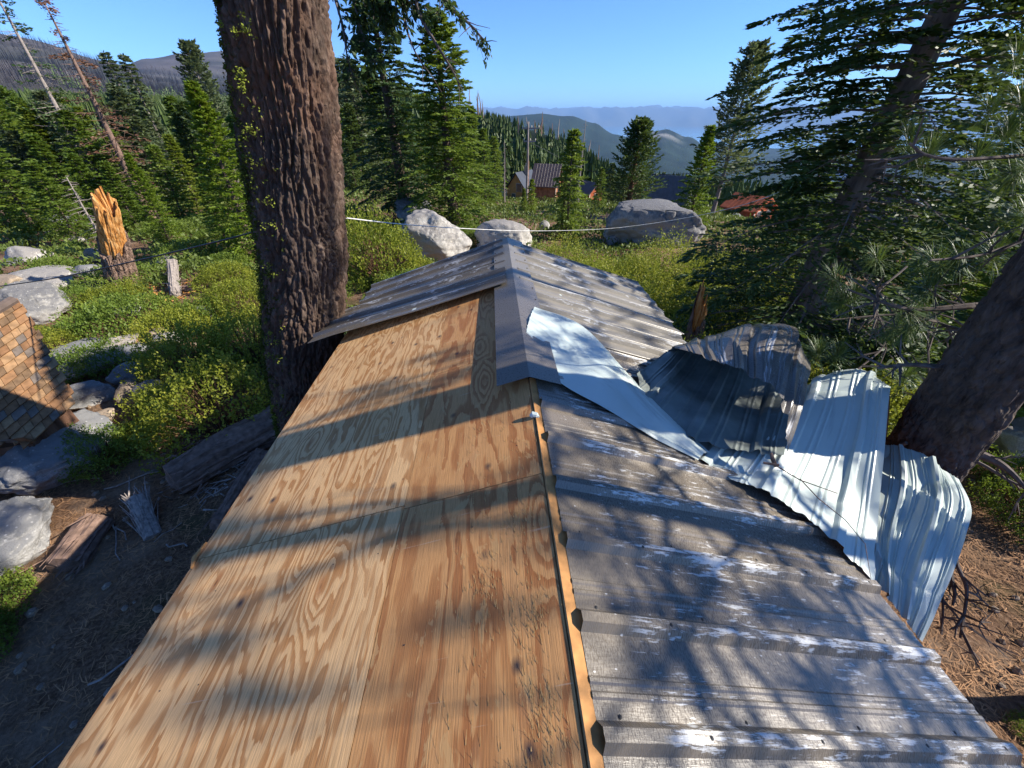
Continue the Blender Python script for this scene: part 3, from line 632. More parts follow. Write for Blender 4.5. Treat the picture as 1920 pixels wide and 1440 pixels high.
rock(148, 905, 190, 150, 'granitegrey', 'big blue-grey boulder in tree shade below the shed corner', 24, .9, sub=6, zs=.72)
rock(40, 1075, 230, 170, 'granitegrey', 'massive grey boulder at the lower left edge with orange duff beside it', 25, .9, sub=6, zs=.6)
rock(268, 762, 52, 44, 'granitetan', 'left one of a pair of small tan boulders on the bare soil', 26, sub=4)
rock(305, 768, 60, 48, 'granitegrey', 'grey right-hand one of a pair of small boulders on the bare soil', 27, sub=4)
rock(304, 648, 40, 30, 'granitetan', 'round tan rock right of the wooden box', 28, sub=4)
rock(330, 655, 58, 24, 'granite', 'flat pale rock behind the dark pipe', 29, sub=4)
rock(396, 612, 34, 34, 'granitegrey', 'shaded rock in the shrubs between the stump debris and the great trunk', 30, sub=4)
rock(145, 458, 34, 14, 'granite', 'small white rock in the green ground cover left of the orange stump', 31, sub=3)
rock(186, 495, 40, 24, 'granitetan', 'tan rock at the left foot of the broken orange stump', 32, sub=4)
rock(125, 428, 80, 30, 'granitegrey', 'grey outcrop among low firs at upper left', 33, sub=4, zs=.7)
rock(103, 440, 22, 9, 'granite', 'tiny white rock below the grey outcrop', 34, sub=3)
rock(165, 520, 46, 22, 'granitegrey', 'low grey rock left of the foot of the stump', 35, sub=4)
rock(195, 560, 40, 16, 'granite', 'small pale rock in low shrubs in front of the stump', 36, sub=3)
rock(1020, 436, 20, 20, 'granite', 'small cream rock in the shrubs left of the little two-stemmed fir', 37, sub=3)
rock(1228, 384, 26, 22, 'granitedark', 'rounded rock on the skyline right of the dark juniper', 38, sub=4)
rock(1212, 392, 40, 12, 'granite', 'pale flat rock right behind the top of the largest boulder', 39, sub=3)
rock(1018, 372, 18, 12, 'granite', 'pale rock beside the stone cabin', 40, sub=3)
rock(1888, 868, 96, 100, 'granite', 'pale boulder at the right edge behind the pine trunk', 41, .8, zs=.8)
rock(1370, 412, 30, 14, 'granitegrey', 'grey rock below the red deck', 42, sub=3)
for i, (px, py, wd) in enumerate(((925, 378, 12), (938, 380, 9), (948, 376, 10), (1100, 440, 14), (1050, 432, 10))):
    rock(px, py, wd, wd * .6, 'granite', 'one of the little pale stones in the scrub below the yellow cabin', 60 + i, sub=2, group='little stones in the scrub')
rock(258, 720, 70, 30, 'granitegrey', 'dark-shaded low rock at the right end of the long slab', 71, sub=4)
rock(60, 495, 70, 30, 'granite', 'white low boulder far left above the cable', 72, sub=4)
rock(22, 545, 60, 26, 'granitetan', 'tan low boulder at the left edge above the lichen-capped boulder', 73, sub=4)
rock(120, 548, 50, 22, 'granite', 'pale rock just above the lichen-capped boulder', 74, sub=4)
rock(240, 600, 60, 18, 'granitegrey', 'flat grey rock in front of the low shrub by the stump', 75, sub=4)
rock(320, 500, 34, 16, 'granite', 'small pale rock behind the fallen logs', 76, sub=3)
rock(205, 800, 46, 26, 'granitetan', 'tan stone on bare soil above the big blue-grey boulder', 77, sub=4)
# small loose stones and chips on the bare soil
b = MB()
for i in range(420):
    x, y = RNG.uniform(-9, -2), RNG.uniform(1, 9.5)
    if i > 300: x, y = RNG.uniform(3, 9), RNG.uniform(.5, 5)
    V, F = ico(1); s = RNG.uniform(.012, .06); b.add(V * s * RNG.uniform(.5, 1.2, 3) + V * 0 + [x, y, G(x, y) + s * .2], None, F)
tag(b.build('gravel', M['granitetan']), kind='stuff')

# ================================================================ trees
def frame(T):
    up = np.array([0, 0, 1.]); S = norm(np.cross(T, up)); return S, norm(np.cross(S, T))
def clumps(P, D, ls, rng, wid=.42, rollr=.9):
    """diamond needle sprays at P along D"""
    D = norm(D + rng.normal(0, .16, D.shape)); S, U = frame(D); ro = rng.normal(0, rollr, len(P))[:, None]
    S2 = S * np.cos(ro) + U * np.sin(ro); l = (ls * rng.uniform(.7, 1.3, len(P)))[:, None]
    a = P; b_ = P + D * l * .5 + S2 * l * wid * .5; c_ = P + D * l; d_ = P + D * l * .5 - S2 * l * wid * .5
    return np.stack([a, b_, c_, d_], 1)
def fir_parts(H, Rr, cb, nb, tw, m, ls, seed, droop=.28, up=.25, power=.75, ragged=.3, top=.02, tr=.022, t0=.06):
    rng = np.random.default_rng(seed)
    f = (np.arange(nb) + rng.uniform(0, 1, nb)) / nb; f = f ** .9; h = H * (cb + (1 - cb) * f * .985)
    L = Rr * np.clip((1 - f) ** power + top, 0, 1) * rng.uniform(1 - ragged, 1.08, nb) * np.clip(.55 + f * 5, 0, 1)
    az = np.arange(nb) * 2.39996 + rng.normal(0, .3, nb); dirh = np.stack([np.cos(az), np.sin(az)], -1)
    upb = up * (.2 + 1.6 * f); dr = droop * (1.1 - f * .8)
    def path(bi, t): return np.stack([dirh[bi, 0] * L[bi] * t, dirh[bi, 1] * L[bi] * t, h[bi] + L[bi] * (upb[bi] * t - dr[bi] * t * t)], -1)
    n1 = nb * tw; bi = np.repeat(np.arange(nb), tw); t_ = np.tile((np.arange(tw) + .5) / tw, nb) ** .8; t_ = t0 + (1 - t0) * np.clip(t_ + rng.normal(0, .02, n1), .0, 1)
    P = path(bi, t_); T = norm(path(bi, t_ + .01) - path(bi, t_ - .01)); sgn = np.tile(np.where(np.arange(tw) % 2 == 0, 1, -1), nb)
    ang = np.where(t_ > .94, 0.1, rng.normal(.95, .15, n1)) * sgn; S, U = frame(T); TD = norm(T * np.cos(ang)[:, None] + S * np.sin(ang)[:, None] + U * rng.normal(.02, .12, n1)[:, None])
    tl = np.minimum(L[bi] * .42 * (1.08 - t_), .85) + ls * .7
    n2 = n1 * m; i2 = np.repeat(np.arange(n1), m); s_ = np.tile((np.arange(m) + .5) / m, n1)
    P2 = P[i2] + TD[i2] * (tl[i2] * s_)[:, None] - np.array([0, 0, 1.]) * (tl[i2] * .12 * s_ ** 2)[:, None]
    sd = np.tile(np.where(np.arange(m) % 2 == 0, .55, -.55), n1); S2, _ = frame(TD[i2]); D2 = TD[i2] + S2 * sd[:, None] * (s_ < .93)[:, None]
    Q = clumps(P2, D2, ls, rng)
    Q = np.concatenate([Q, clumps(np.array([[0, 0, H * .99]] * 14) - np.array([0, 0, 1.]) * np.linspace(0, H * .04, 14)[:, None], np.stack([np.cos(np.arange(14) * 2.4), np.sin(np.arange(14) * 2.4), np.full(14, .9)], -1), ls, rng)])
    wood = MB()
    for i in range(nb):
        if L[i] < .12: continue
        tt = np.linspace(0, .92, 4); wood.tube(path(np.full(4, i), tt), np.linspace(.006 + .011 * L[i], .003, 4), 3, cap=False)
    return Q, wood
def trunk_mb(H, r0, seed, n=9, segs=14, lean=.0, flare=.35):
    b = MB(); z = np.linspace(-.25, H * .985, segs); rng = np.random.default_rng(seed); r = r0 * (1 - z / H) ** .8 + .012 + r0 * flare * np.exp(-np.clip(z, 0, 9) / (r0 * 2.2))
    P = np.stack([lean * z + .02 * H * .3 * np.sin(z / H * 5 + seed), .02 * H * .2 * np.sin(z / H * 4 + seed * 2), z], -1); P[:, :2] -= P[1, :2] * 0
    b.tube(P, r, n); return b
PROTO = {}
def fir_proto(key, H, Rr, cb, nb, tw, m, ls, seed, mat='fir', bark='bark', r0=None, **k):
    if key in PROTO: return PROTO[key]
    Q, wood = fir_parts(H, Rr, cb, nb, tw, m, ls, seed, **k)
    cr = MB(); cr.quads(Q); co = cr.build('crown', M[mat]); bo = wood.build('branches', M[bark]); bo['kind'] = 'stuff'
    to = trunk_mb(H, r0 or H * .016, seed).build('trunk', M[bark], smooth=True)
    for o in (co, bo, to): C.objects.unlink(o)
    PROTO[key] = (H, [to, bo, co]); return PROTO[key]
def tree(name, pr, x, y, H, label, group=None, rz=None, base=None, wide=1., mats=None, cat='tree', few=False):
    z = G(x, y) - .05 if base is None else base; s = H / pr[0]
    e = empty(name, (x, y, z), label, cat, group, rz if rz is not None else RNG.uniform(0, 6.28))
    e.scale = (s * wide, s * wide, s)
    for p in pr[1]:
        if few and p.name.startswith('branches'): continue
        c = p.copy(); C.objects.link(c); c.parent = e; c.name = p.name.split('.')[0]
        if mats and p.name.startswith('crown'):
            key = p.data.name + mats
            if key not in PROTO: d = p.data.copy(); d.materials[0] = M[mats]; PROTO[key] = d
            c.data = PROTO[key]
    return e
def place(px, Y):              # px at the height of the horizon line, distance ahead
    return (px - 960) / FPX / 1.215 * Y, Y
def ztop(py, Y): v = (720 - py) / FPX; return (-sp + cp * v) / (cp + sp * v) * Y
def treep(name, pr, px, ptop, Y, label, **k):
    x, y = place(px, Y); v = (720 - ptop) / FPX
    x = x * 1.0; z0 = G(x, y); return tree(name, pr, x, y, ztop(ptop, Y) - z0, label, **k)
HA = fir_proto('A', 10.5, 2.2, .06, 150, 26, 8, .15, 1, droop=.42, up=.30, ragged=.55, power=.62, r0=.24)
HB = fir_proto('B', 10.0, 2.4, .05, 175, 26, 8, .15, 2, droop=.36, up=.30, ragged=.5, power=.55, r0=.25)
BR = fir_proto('C', 6.0, 1.55, .03, 120, 22, 7, .13, 3, droop=.18, up=.35, ragged=.25, power=.8)
SM = [fir_proto('S%d' % i, 8.0, (2.1, 1.8, 2.5, 1.9)[i], .03, 95, 16, 5, .25, 20 + i, droop=(.35, .25, .4, .3)[i], up=.3, ragged=.6, power=(.65, .8, .6, .7)[i]) for i in range(4)]
TN = fir_proto('T', 9.0, 1.1, .28, 70, 14, 5, .2, 31, droop=.4, up=.2, ragged=.7, power=.6, bark='barkgrey')
JU = fir_proto('J', 5.4, 2.1, .14, 120, 18, 6, .17, 33, droop=-.05, up=.55, ragged=.35, power=.7, bark='barkred', r0=.2)
PT = fir_proto('P', 10., 2.6, .22, 110, 16, 6, .24, 35, droop=-.10, up=.40, ragged=.5, power=.6, top=.05, bark='barkgrey')
treep('fir_tree', HA, 733, -110, 24, 'left one of the two tall dark firs behind the roof', mats='firdark', rz=.4, wide=1.25)
treep('fir_tree', HB, 834, 10, 21.5, 'right one of the two tall firs behind the roof, brighter green on its right side', rz=1.2, wide=1.3, mats='fir')
treep('fir_tree', SM[0], 1078, 240, 20, 'small fir with two dark stems left of the largest boulder', mats='fir', rz=.2)
x, y = place(1068, 20.2); b = trunk_mb(3.4, .085, 5); o = b.build('trunk', M['bark'], smooth=True); e = empty('young_tree', (x, y, G(x, y) - .05), 'bare lower stem beside the small fir left of the largest boulder', 'tree'); o.parent = e
treep('juniper_tree', JU, 1204, 222, 31, 'dark bushy juniper behind the largest boulder', mats='firdark')
treep('fir_tree', BR, 1338, 232, 24, 'narrow yellow-green young fir right of the largest boulder', mats='firbright', wide=.95)
treep('pine_tree', PT, 1384, 78, 36, 'tall grey-green pine on the skyline left of the big dark fir', mats='firgrey', wide=.95)
treep('fir_tree', BR, 384, 148, 15.5, 'bright yellow-green fir just left of the great trunk', mats='firbright', rz=2, wide=.92)
treep('pine_tree', PT, 402, 76, 33, 'grey-green conifer on the skyline touching the left side of the great trunk', mats='firgrey', wide=.8)
treep('fir_tree', TN, 252, 93, 36, 'left one of two thin windswept firs on the skyline at upper left', mats='firgrey')
treep('fir_tree', TN, 283, 98, 35, 'right one of two thin windswept firs on the skyline at upper left', mats='firgrey', rz=1)
treep('fir_tree', BR, 205, 285, 17.5, 'small golden fir behind the broken orange stump', mats='firbright', rz=4, wide=.8)
nm = ['at the left edge with its tip under the grey mountain', 'second from the left edge', 'dark green, just below the tall brown snag', 'leaning over the grey outcrop', 'with drooping tips above the white rock',
      'behind the golden fir', 'between the two tall snags', 'low and bushy at the left edge', 'low one right of the grey outcrop', 'behind the stump', 'between the golden and the bright fir', 'shaded, right of the bright fir', 'low, at the foot of the bright fir', 'far left, half out of the picture']
LF = [(-10, 150, 30, 0), (60, 195, 28, 1), (130, 205, 27, 2), (95, 285, 21, 0), (40, 250, 23, 3), (190, 240, 27, 2), (225, 225, 31, 1), (5, 300, 19, 2), (150, 300, 21, 3), (262, 270, 24, 0), (300, 250, 26, 1), (440, 215, 24, 2), (330, 330, 17, 3), (-70, 230, 20, 0)]
for (px, pt, Y, q), l in zip(LF, nm):
    treep('fir_tree', SM[q], px, pt, Y, 'green fir ' + l, mats=('fir', 'firyel', 'fir', 'fir')[q], wide=1.15)
def where(x, y, H, mt):
    px = 960 + x / y * FPX * 1.19; a = [(-200, 'at the far left edge'), (60, 'under the grey mountain'), (150, 'around the foot of the tall brown snag'), (225, 'above the broken orange stump'), (290, 'below the windswept firs'), (350, 'beside the bright yellow-green fir'), (440, 'just left of the great trunk'), (650, 'just right of the great trunk'), (740, 'behind the left tall fir'), (840, 'behind the right tall fir'), (915, 'left of the yellow cabin'), (1000, 'behind the utility pole'), (1075, 'behind the stone cabin'), (1130, 'above the little orange shed'), (1230, 'around the juniper')]
    w_ = [t_ for p, t_ in a if px >= p]; w_ = w_[-1] if w_ else a[0][1]; r_ = math.hypot(x, y)
    return '%s %s fir %s, in the %s row' % ('tall' if H > 6 else 'middling' if H > 4.2 else 'short', {'fir': 'green', 'farfir': 'dull green', 'firyel': 'olive', 'firgrey': 'grey-green', 'firdark': 'dark'}[mt], w_, 'nearer' if r_ < 50 else 'middle' if r_ < 75 else 'farther')
CROWD = SM + [PT, SM[0], TN, SM[2]]
# left background forest: told apart as individuals, named by one group
cnt = 0
for i in range(400):
    az = R(RNG.uniform(-52, -8)); r = RNG.uniform(34, 75); x, y = r * math.sin(az), r * math.cos(az)
    if RNG.random() < .45: continue
    hh = min(RNG.uniform(3.5, 8.5), RNG.uniform(.015, .05) * r - G(x, y))
    if hh < 2.5: continue
    mt = ('fir', 'farfir', 'firyel', 'firgrey')[RNG.integers(4)]
    tree('fir_tree', CROWD[int(RNG.integers(8))], x, y, hh, where(x, y, hh, mt), group='firs on the left slope', mats=mt, few=True, wide=1.1)
    cnt += 1
    if cnt > 60: break
for i in range(70):
    az = R(RNG.uniform(-7, 13)); r = RNG.uniform(52, 120); x, y = r * math.sin(az), r * math.cos(az)
    dpx = 960 + 720 * 1.19 * math.tan(az)
    if (915 < dpx < 1075 and r < 95) or (1090 < dpx < 1150 and r < 92): continue
    hh = min(RNG.uniform(4, 9.5), (RNG.uniform(-.06, -.02) if az < .06 else RNG.uniform(-.115, -.08)) * r - G(x, y))
    if hh < 2.2: continue
    mt = ('fir', 'farfir', 'firdark', 'farfir')[RNG.integers(4)]
    tree('fir_tree', CROWD[int(RNG.integers(8))], x, y, hh, where(x, y, hh, mt), group='firs around the cabins', mats=mt, few=True)
for i, (px, Y, hh) in enumerate(((672, 40, 9), (700, 46, 9), (655, 55, 11), (905, 44, 7), (925, 60, 8), (885, 50, 9), (1140, 45, 4.2), (1160, 55, 5), (1000, 34, 2.6), (985, 30, 1.9), (1240, 60, 4), (1265, 70, 5))):
    x, y = place(px, Y); tree('fir_tree', SM[i % 4], x, y, hh, ['feathery light green fir seen just right of the great trunk', 'pale fir between the great trunk and the tall firs', 'taller pale fir behind the great trunk', 'fir filling the gap right of the tall firs', 'fir left of the yellow cabin', 'fir behind the right-hand tall fir', 'small fir left of the juniper', 'fir on the slope behind the juniper left side', 'little fir at the foot of the utility pole', 'tiny fir in front of the utility pole', 'small far fir right of the juniper', 'small far fir before the grey A-frame'][i], mats=('firgrey', 'fir', 'firgrey', 'fir', 'fir', 'fir', 'fir', 'farfir', 'firbright', 'fir', 'farfir', 'farfir')[i])
# dead trees
def snag(px, ptop, Y, label, seed, mat='dead', nb=60, Lb=1.2, r0=.14, rust=0, up=-.15, group=None, name='dead_tree', lean=0.):
    x, y = place(px, Y); z0 = G(x, y) - .1; H = ztop(ptop, Y) - z0; rng = np.random.default_rng(seed)
    e = empty(name, (x, y, z0), label, 'dead tree', group); tb = trunk_mb(H, r0, seed, 7, 14, lean); t_o = tb.build('trunk', M[mat], smooth=True); t_o.parent = e
    if nb:
        b = MB(); qs = []
        for i in range(nb):
            f = (i + rng.random()) / nb; h = H * (.2 + .8 * f); L = Lb * (1 - f) ** .6 * rng.uniform(.4, 1.1) + .1; a = rng.uniform(0, 6.28); d = np.array([math.cos(a), math.sin(a), 0])
            tt = np.linspace(0, 1, 5)[:, None]; P = np.array([lean * h, 0, h]) + d * L * tt + np.array([0, 0, 1.]) * L * (up * tt + .1 * rng.normal() * tt ** 2)
            b.tube(P, np.linspace(.018, .004, 5), 3, cap=False)
            for j in range(4):
                q = P[1 + j % 3]; dd = norm(d + rng.normal(0, .7, 3)); b.tube([q, q + dd * L * .3], [.007, .002], 3, cap=False)
            if rust and rng.random() < rust: qs.append(clumps(P[1:].repeat(9, 0) + rng.normal(0, .06, (36, 3)), np.tile(d, (36, 1)), .14, rng, rollr=2))
        bo = b.build('branches', M[mat]); bo['kind'] = 'stuff'; bo.parent = e
        if qs: cr = MB(); cr.quads(np.concatenate(qs)); c = cr.build('needles', M['firrust'] if mat == 'deadbrown' and rust > .3 else M['firdark']); c['kind'] = 'stuff'; c.parent = e
    return e
snag(118, -70, 27, 'tall leaning dead tree at upper left with some dark needles left', 3, 'dead', 110, 1.5, .17, .45)
snag(192, -5, 25, 'reddish dead tree with rust-coloured needles at upper left', 4, 'deadbrown', 130, 1.5, .2, .42)
0 and snag(300, 130, 28, 'bare brown snag between the windswept firs and the bright fir', 5, 'deadbrown', 70, 1.2, .16, .1)
0 and snag(345, 170, 22, 'bare grey snag left of the bright fir', 6, 'dead', 60, 1.0, .11)
snag(60, 330, 18, 'thin silver dead sapling low at the left', 8, 'dead', 40, .8, .05)
snag(1098, 222, 48, 'bare silver snag above the little fir left of the juniper', 9, 'dead', 40, .9, .1)
snag(945, 262, 52, 'slim bare snag beside the utility pole', 10, 'dead', 30, .6, .09)
for i in range(24):
    az = R(RNG.uniform(-6, 11)); r = RNG.uniform(185, 228); x, y = r * math.sin(az), r * math.cos(az); H = RNG.uniform(3.5, 11)
    b = MB(); z = G(x, y); b.tube([(x, y, z - .5), (x + RNG.normal(0, .2), y, z + H * .6), (x + RNG.normal(0, .4), y, z + H)], [.3, .2, .08], 4)
    tag(b.build('snag', M['deadbrown' if i % 3 else 'dead']), ('%s %s burnt snag on the rocky ridge ' % ('tall' if H > 8 else 'mid-height' if H > 5.5 else 'short', 'brown' if i % 3 else 'silver')) + ('above the right tall fir' if az < -.04 else 'above the yellow cabin' if az < .02 else 'above the utility pole' if az < .06 else 'above the stone cabin' if az < .11 else 'above the little fir left of the juniper'), 'dead tree', 'snags on the rocky ridge')

# far woods (nobody could count them)
def jag_cone(rng, tiers=6, pts=8):
    V = []; F3 = []
    for t_ in range(tiers):
        f = t_ / tiers; r = (1 - f) ** .85 * .20 + .015; z0 = .06 + f * .86; zt = z0 + .24; base = len(V); V.append((0, 0, min(zt, 1)))
        for p in range(pts * 2):
            a = p * math.pi / pts + rng.uniform(-.2, .2); rr_ = r * (rng.uniform(.85, 1.25) if p % 2 else rng.uniform(.45, .7)); V.append((rr_ * math.cos(a), rr_ * math.sin(a), z0 + rng.uniform(-.03, .02)))
        for p in range(pts * 2): F3.append((base, base + 1 + p, base + 1 + (p + 1) % (pts * 2)))
    return np.array(V), np.array(F3)
def scatter(name, n, azr, rr, Hr, tiers, pts, mat, cond=None, seed=0, spike=False):
    rng = np.random.default_rng(seed); protos = [jag_cone(rng, tiers, pts) for _ in range(5)] if not spike else None
    az = np.radians(rng.uniform(*azr, n)); r = np.exp(rng.uniform(math.log(rr[0]), math.log(rr[1]), n)); x, y = r * np.sin(az), r * np.cos(az)
    keep = np.ones(n, bool) if cond is None else cond(x, y, r, np.degrees(az)); x, y, r = x[keep], y[keep], r[keep]; z = gz(x, y); b = MB()
    H = rng.uniform(*Hr, len(x)) * (1 + .25 * vn(np.stack([x * .05, y * .05, 0 * x], -1), 3))
    if 'hill' in name:
        ang = np.degrees(np.arctan2(x, y)); capr = np.interp(ang, [-50, -30, -24, -16, -9, -3, 4, 9, 14, 30], [.035, .03, .055, .075, .03, .015, -.01, -.05, -.11, -.12])
        H = np.minimum(H, capr * r * rng.uniform(.8, 1.1, len(x)) - z); ok = H > 1.5; x, y, r, z, H = x[ok], y[ok], r[ok], z[ok], H[ok]
    if spike:
        w_ = H * .02 + r * .00012; V = np.stack([np.stack([x - w_, y, z], -1), np.stack([x + w_, y, z], -1), np.stack([x, y + w_, z], -1), np.stack([x + rng.normal(0, .3, len(x)), y, z + H], -1)], 1)
        b.add(V.reshape(-1, 3), None, (np.arange(len(x))[:, None, None] * 4 + np.array([[0, 1, 3], [1, 2, 3], [2, 0, 3]])[None]).reshape(-1, 3))
    else:
        pi = rng.integers(0, 5, len(x)); ro = rng.uniform(0, 6.28, len(x))
        for p in range(5):
            i = np.nonzero(pi == p)[0]; V, F = protos[p]
            c, s = np.cos(ro[i]), np.sin(ro[i]); X = (V[None, :, 0] * c[:, None] - V[None, :, 1] * s[:, None]) * H[i, None] + x[i, None]; Y_ = (V[None, :, 0] * s[:, None] + V[None, :, 1] * c[:, None]) * H[i, None] + y[i, None]
            Z = V[None, :, 2] * H[i, None] + z[i, None]; W = np.stack([X, Y_, Z], -1); b.add(W.reshape(-1, 3), None, (F[None] + (np.arange(len(i)) * len(V))[:, None, None]).reshape(-1, 3))
    return tag(b.build(name, M[mat]), kind='stuff')
nz = lambda x, y, s: fbm(np.stack([x * s, y * s, 0 * x], -1), 3, 77)
scatter('hillside_forest', 5200, (-62, 14), (72, 420), (5, 11), 6, 7, 'farfir', lambda x, y, r, a: (nz(x, y, .02) > -.35) & ~((a > -6) & (r > 165) & (r < 235) & (nz(x, y, .04) > -.2)) & ~((a > -3.5) & (a < 8) & (r < 100)), 1)
scatter('hillside_forest', 2600, (14, 75), (60, 300), (5, 10), 5, 6, 'farfir', None, 8)
scatter('valley_forest', 14000, (-4, 60), (300, 5200), (9, 17), 3, 4, 'farfir', lambda x, y, r, a: nz(x, y, .004) > -.5, 2)
scatter('burnt_forest', 9000, (-52, -20), (700, 2700), (8, 16), 0, 0, 'deadbrown', None, 3, True)
scatter('burnt_forest', 1500, (-52, -20), (420, 900), (6, 12), 3, 4, 'farfir', lambda x, y, r, a: nz(x, y, .006) > 0, 4)

# great trunk, with plated bark
def great_trunk():
    zc = np.array([-4.9, -4.0, -2.4, -1.3, .8, 3.5, 8, 14]); xc = np.array([-2.95, -2.84, -2.58, -2.24, -1.84, -1.5, -1.3, -1.1]); yc = np.array([4.22, 4.2, 4.16, 4.15, 4.15, 4.2, 4.2, 4.2]); rc = np.array([.60, .47, .395, .375, .325, .29, .24, .10])
    e = empty('great_tree', (xc[0], yc[0], zc[0]), 'massive red-brown conifer trunk with lichen on its left side, beside the left eave', 'tree')
    nz_, nt_ = 900, 300; z = np.concatenate([np.linspace(-4.9, 1.6, nz_ - 40), np.linspace(1.7, 14, 40)]); th = np.linspace(0, 2 * np.pi, nt_, endpoint=False)
    zz, tt = np.meshgrid(z, th, indexing='ij'); cx = np.interp(zz, zc, xc); cyy = np.interp(zz, zc, yc); rad = np.interp(zz, zc, rc)
    def ring(s, f): return np.stack([np.cos(tt) * s, np.sin(tt) * s, zz * f], -1)
    n = 38; wz = zz * 2.6; u = tt / (2 * np.pi) * n; wr = .9 * vn(ring(1.3, 1.2), 1) + .35 * vn(ring(5, 5), 2)
    P = np.stack([u + wr, wz * .62 + 1.2 * vn(ring(2.2, 1.5), 3)], -1); i0 = np.floor(P[..., 0]); P[..., 0] = np.where(P[..., 0] >= 0, P[..., 0], P[..., 0])
    f1, f2 = vor(np.stack([np.mod(P[..., 0], n), P[..., 1]], -1), 5); plate = np.clip((f2 - f1) / .26, 0, 1) ** .7
    f1b, f2b = vor(np.stack([np.mod(P[..., 0] * 2.0, n * 2), P[..., 1] * 2.6], -1), 6); plate2 = np.clip((f2b - f1b) / .25, 0, 1)
    r = rad + .032 * plate + .020 * plate2 * plate + .012 * fbm(ring(14, 9), 4, 8) + .05 * vn(ring(1.1, .5), 9) + .016 * fbm(ring(30, 16), 3, 10)
    V = np.stack([cx + r * np.cos(tt), cyy + r * np.sin(tt), zz], -1) - np.array([xc[0], yc[0], zc[0]])
    o = mk('trunk', V.reshape(-1, 3), grid_faces(nz_, nt_, True)[:, ::-1], M['greatbark'], e, smooth=True)
    # lichen tufts on the side away from the sun and the front
    rng = np.random.default_rng(5); N = 5200; a = rng.normal(math.pi * 1.10, .42, N); zl = rng.uniform(-4.4, 1.5, N); cl = vn(np.stack([a * 3, zl * 2.2, 0 * a], -1), 30) + .6 * vn(np.stack([a * 9, zl * 7, 0 * a], -1), 31)
    k = (cl > -.1) | (rng.random(N) < .12); a, zl = a[k], zl[k]; rr_ = np.interp(zl, zc, rc) + .062; c = np.stack([np.interp(zl, zc, xc) + rr_ * np.cos(a), np.interp(zl, zc, yc) + rr_ * np.sin(a), zl], -1)
    nrm = np.stack([np.cos(a), np.sin(a), 0 * a], -1); P = np.repeat(c, 5, 0) + rng.normal(0, .012, (len(c) * 5, 3)); D = np.repeat(nrm, 5, 0) * .5 + rng.normal(0, .8, (len(c) * 5, 3))
    q = MB(); q.quads(clumps(P - np.array([xc[0], yc[0], zc[0]]), D, .022, rng, .8, 3)); l = q.build('lichen', M['lichen'], e); l['kind'] = 'stuff'
    N = 60; a = rng.uniform(math.pi * 1.15, math.pi * 1.48, N); zl = rng.uniform(-3.2, .6, N); q = []
    for ai, zi in zip(a, zl):
        rr1 = float(np.interp(zi, zc, rc)) + .06; c = np.array([np.interp(zi, zc, xc) + rr1 * math.cos(ai), np.interp(zi, zc, yc) + rr1 * math.sin(ai), zi]); nn_ = rng.integers(10, 40); s = rng.uniform(.010, .03)
        q.append(clumps(c + rng.normal(0, s, (nn_, 3)) - np.array([xc[0], yc[0], zc[0]]), np.array([math.cos(ai), math.sin(ai), 0]) + rng.normal(0, .6, (nn_, 3)), .020, rng, .7, 3))
    qq = MB(); qq.quads(np.concatenate(q)); l = qq.build('lichen_tufts', M['lichenb'], e); l['kind'] = 'stuff'
    # its crown high above the picture
    Q, wood = fir_parts(10, 2.9, .0, 120, 22, 7, .17, 44, droop=.35, up=.2, ragged=.45, power=.5)
    off = np.array([-1.55, 4.2, 4.2]) - np.array([xc[0], yc[0], zc[0]]); q = MB(); q.quads(Q + off); c = q.build('crown', M['firdark'], e); wood.V = [v + off for v in wood.V]; c2 = wood.build('branches', M['bark'], e); c2['kind'] = 'stuff'
    return e, np.array([xc[0], yc[0], zc[0]])
t = NT('plated_red_bark', .92, .2); v = t.mapv(t.coord(), (1, 1, .28)); a = t.noise(v, 9, 6, .7); b_ = t.noise(v, 40, 4, .7); a2 = t.noise(t.coord(), 1.1, 3)
c = t.ramp(a, [(.30, (.030, .023, .019)), (.48, (.085, .063, .050)), (.62, (.17, .125, .098)), (.78, (.30, .245, .20))]); c = t.mix(t.ramp(b_, [(.42, .5), (.56, 0.)]), c, (.07, .04, .03)); c = t.mix(t.ramp(a2, [(.5, 0.), (.7, .5)]), c, (.17, .085, .05)); sx = t.n('ShaderNodeSeparateXYZ'); t.l(t.n('ShaderNodeNewGeometry').outputs['Normal'], sx.inputs[0]); ms = t.math('ADD', t.math('MULTIPLY', sx.outputs[0], -.5), t.math('MULTIPLY', a2, .5)); c = t.mix(t.ramp(ms, [(.36, 0.), (.56, .7)]), c, (.035, .040, .014)); t.color(c)
t.bump(t.math('ADD', a, t.math('MULTIPLY', b_, .6)), .9, .02); M['greatbark'] = t.m
M['lichen'] = leafmat('olive_lichen', (.03, .04, .008), (.09, .11, .02), (.20, .24, .03), .15, .9, .1, 5)
M['lichenb'] = leafmat('yellow_lichen', (.14, .17, .025), (.26, .30, .045), None, .2, .9, .1, 5)
gt, gt0 = great_trunk()
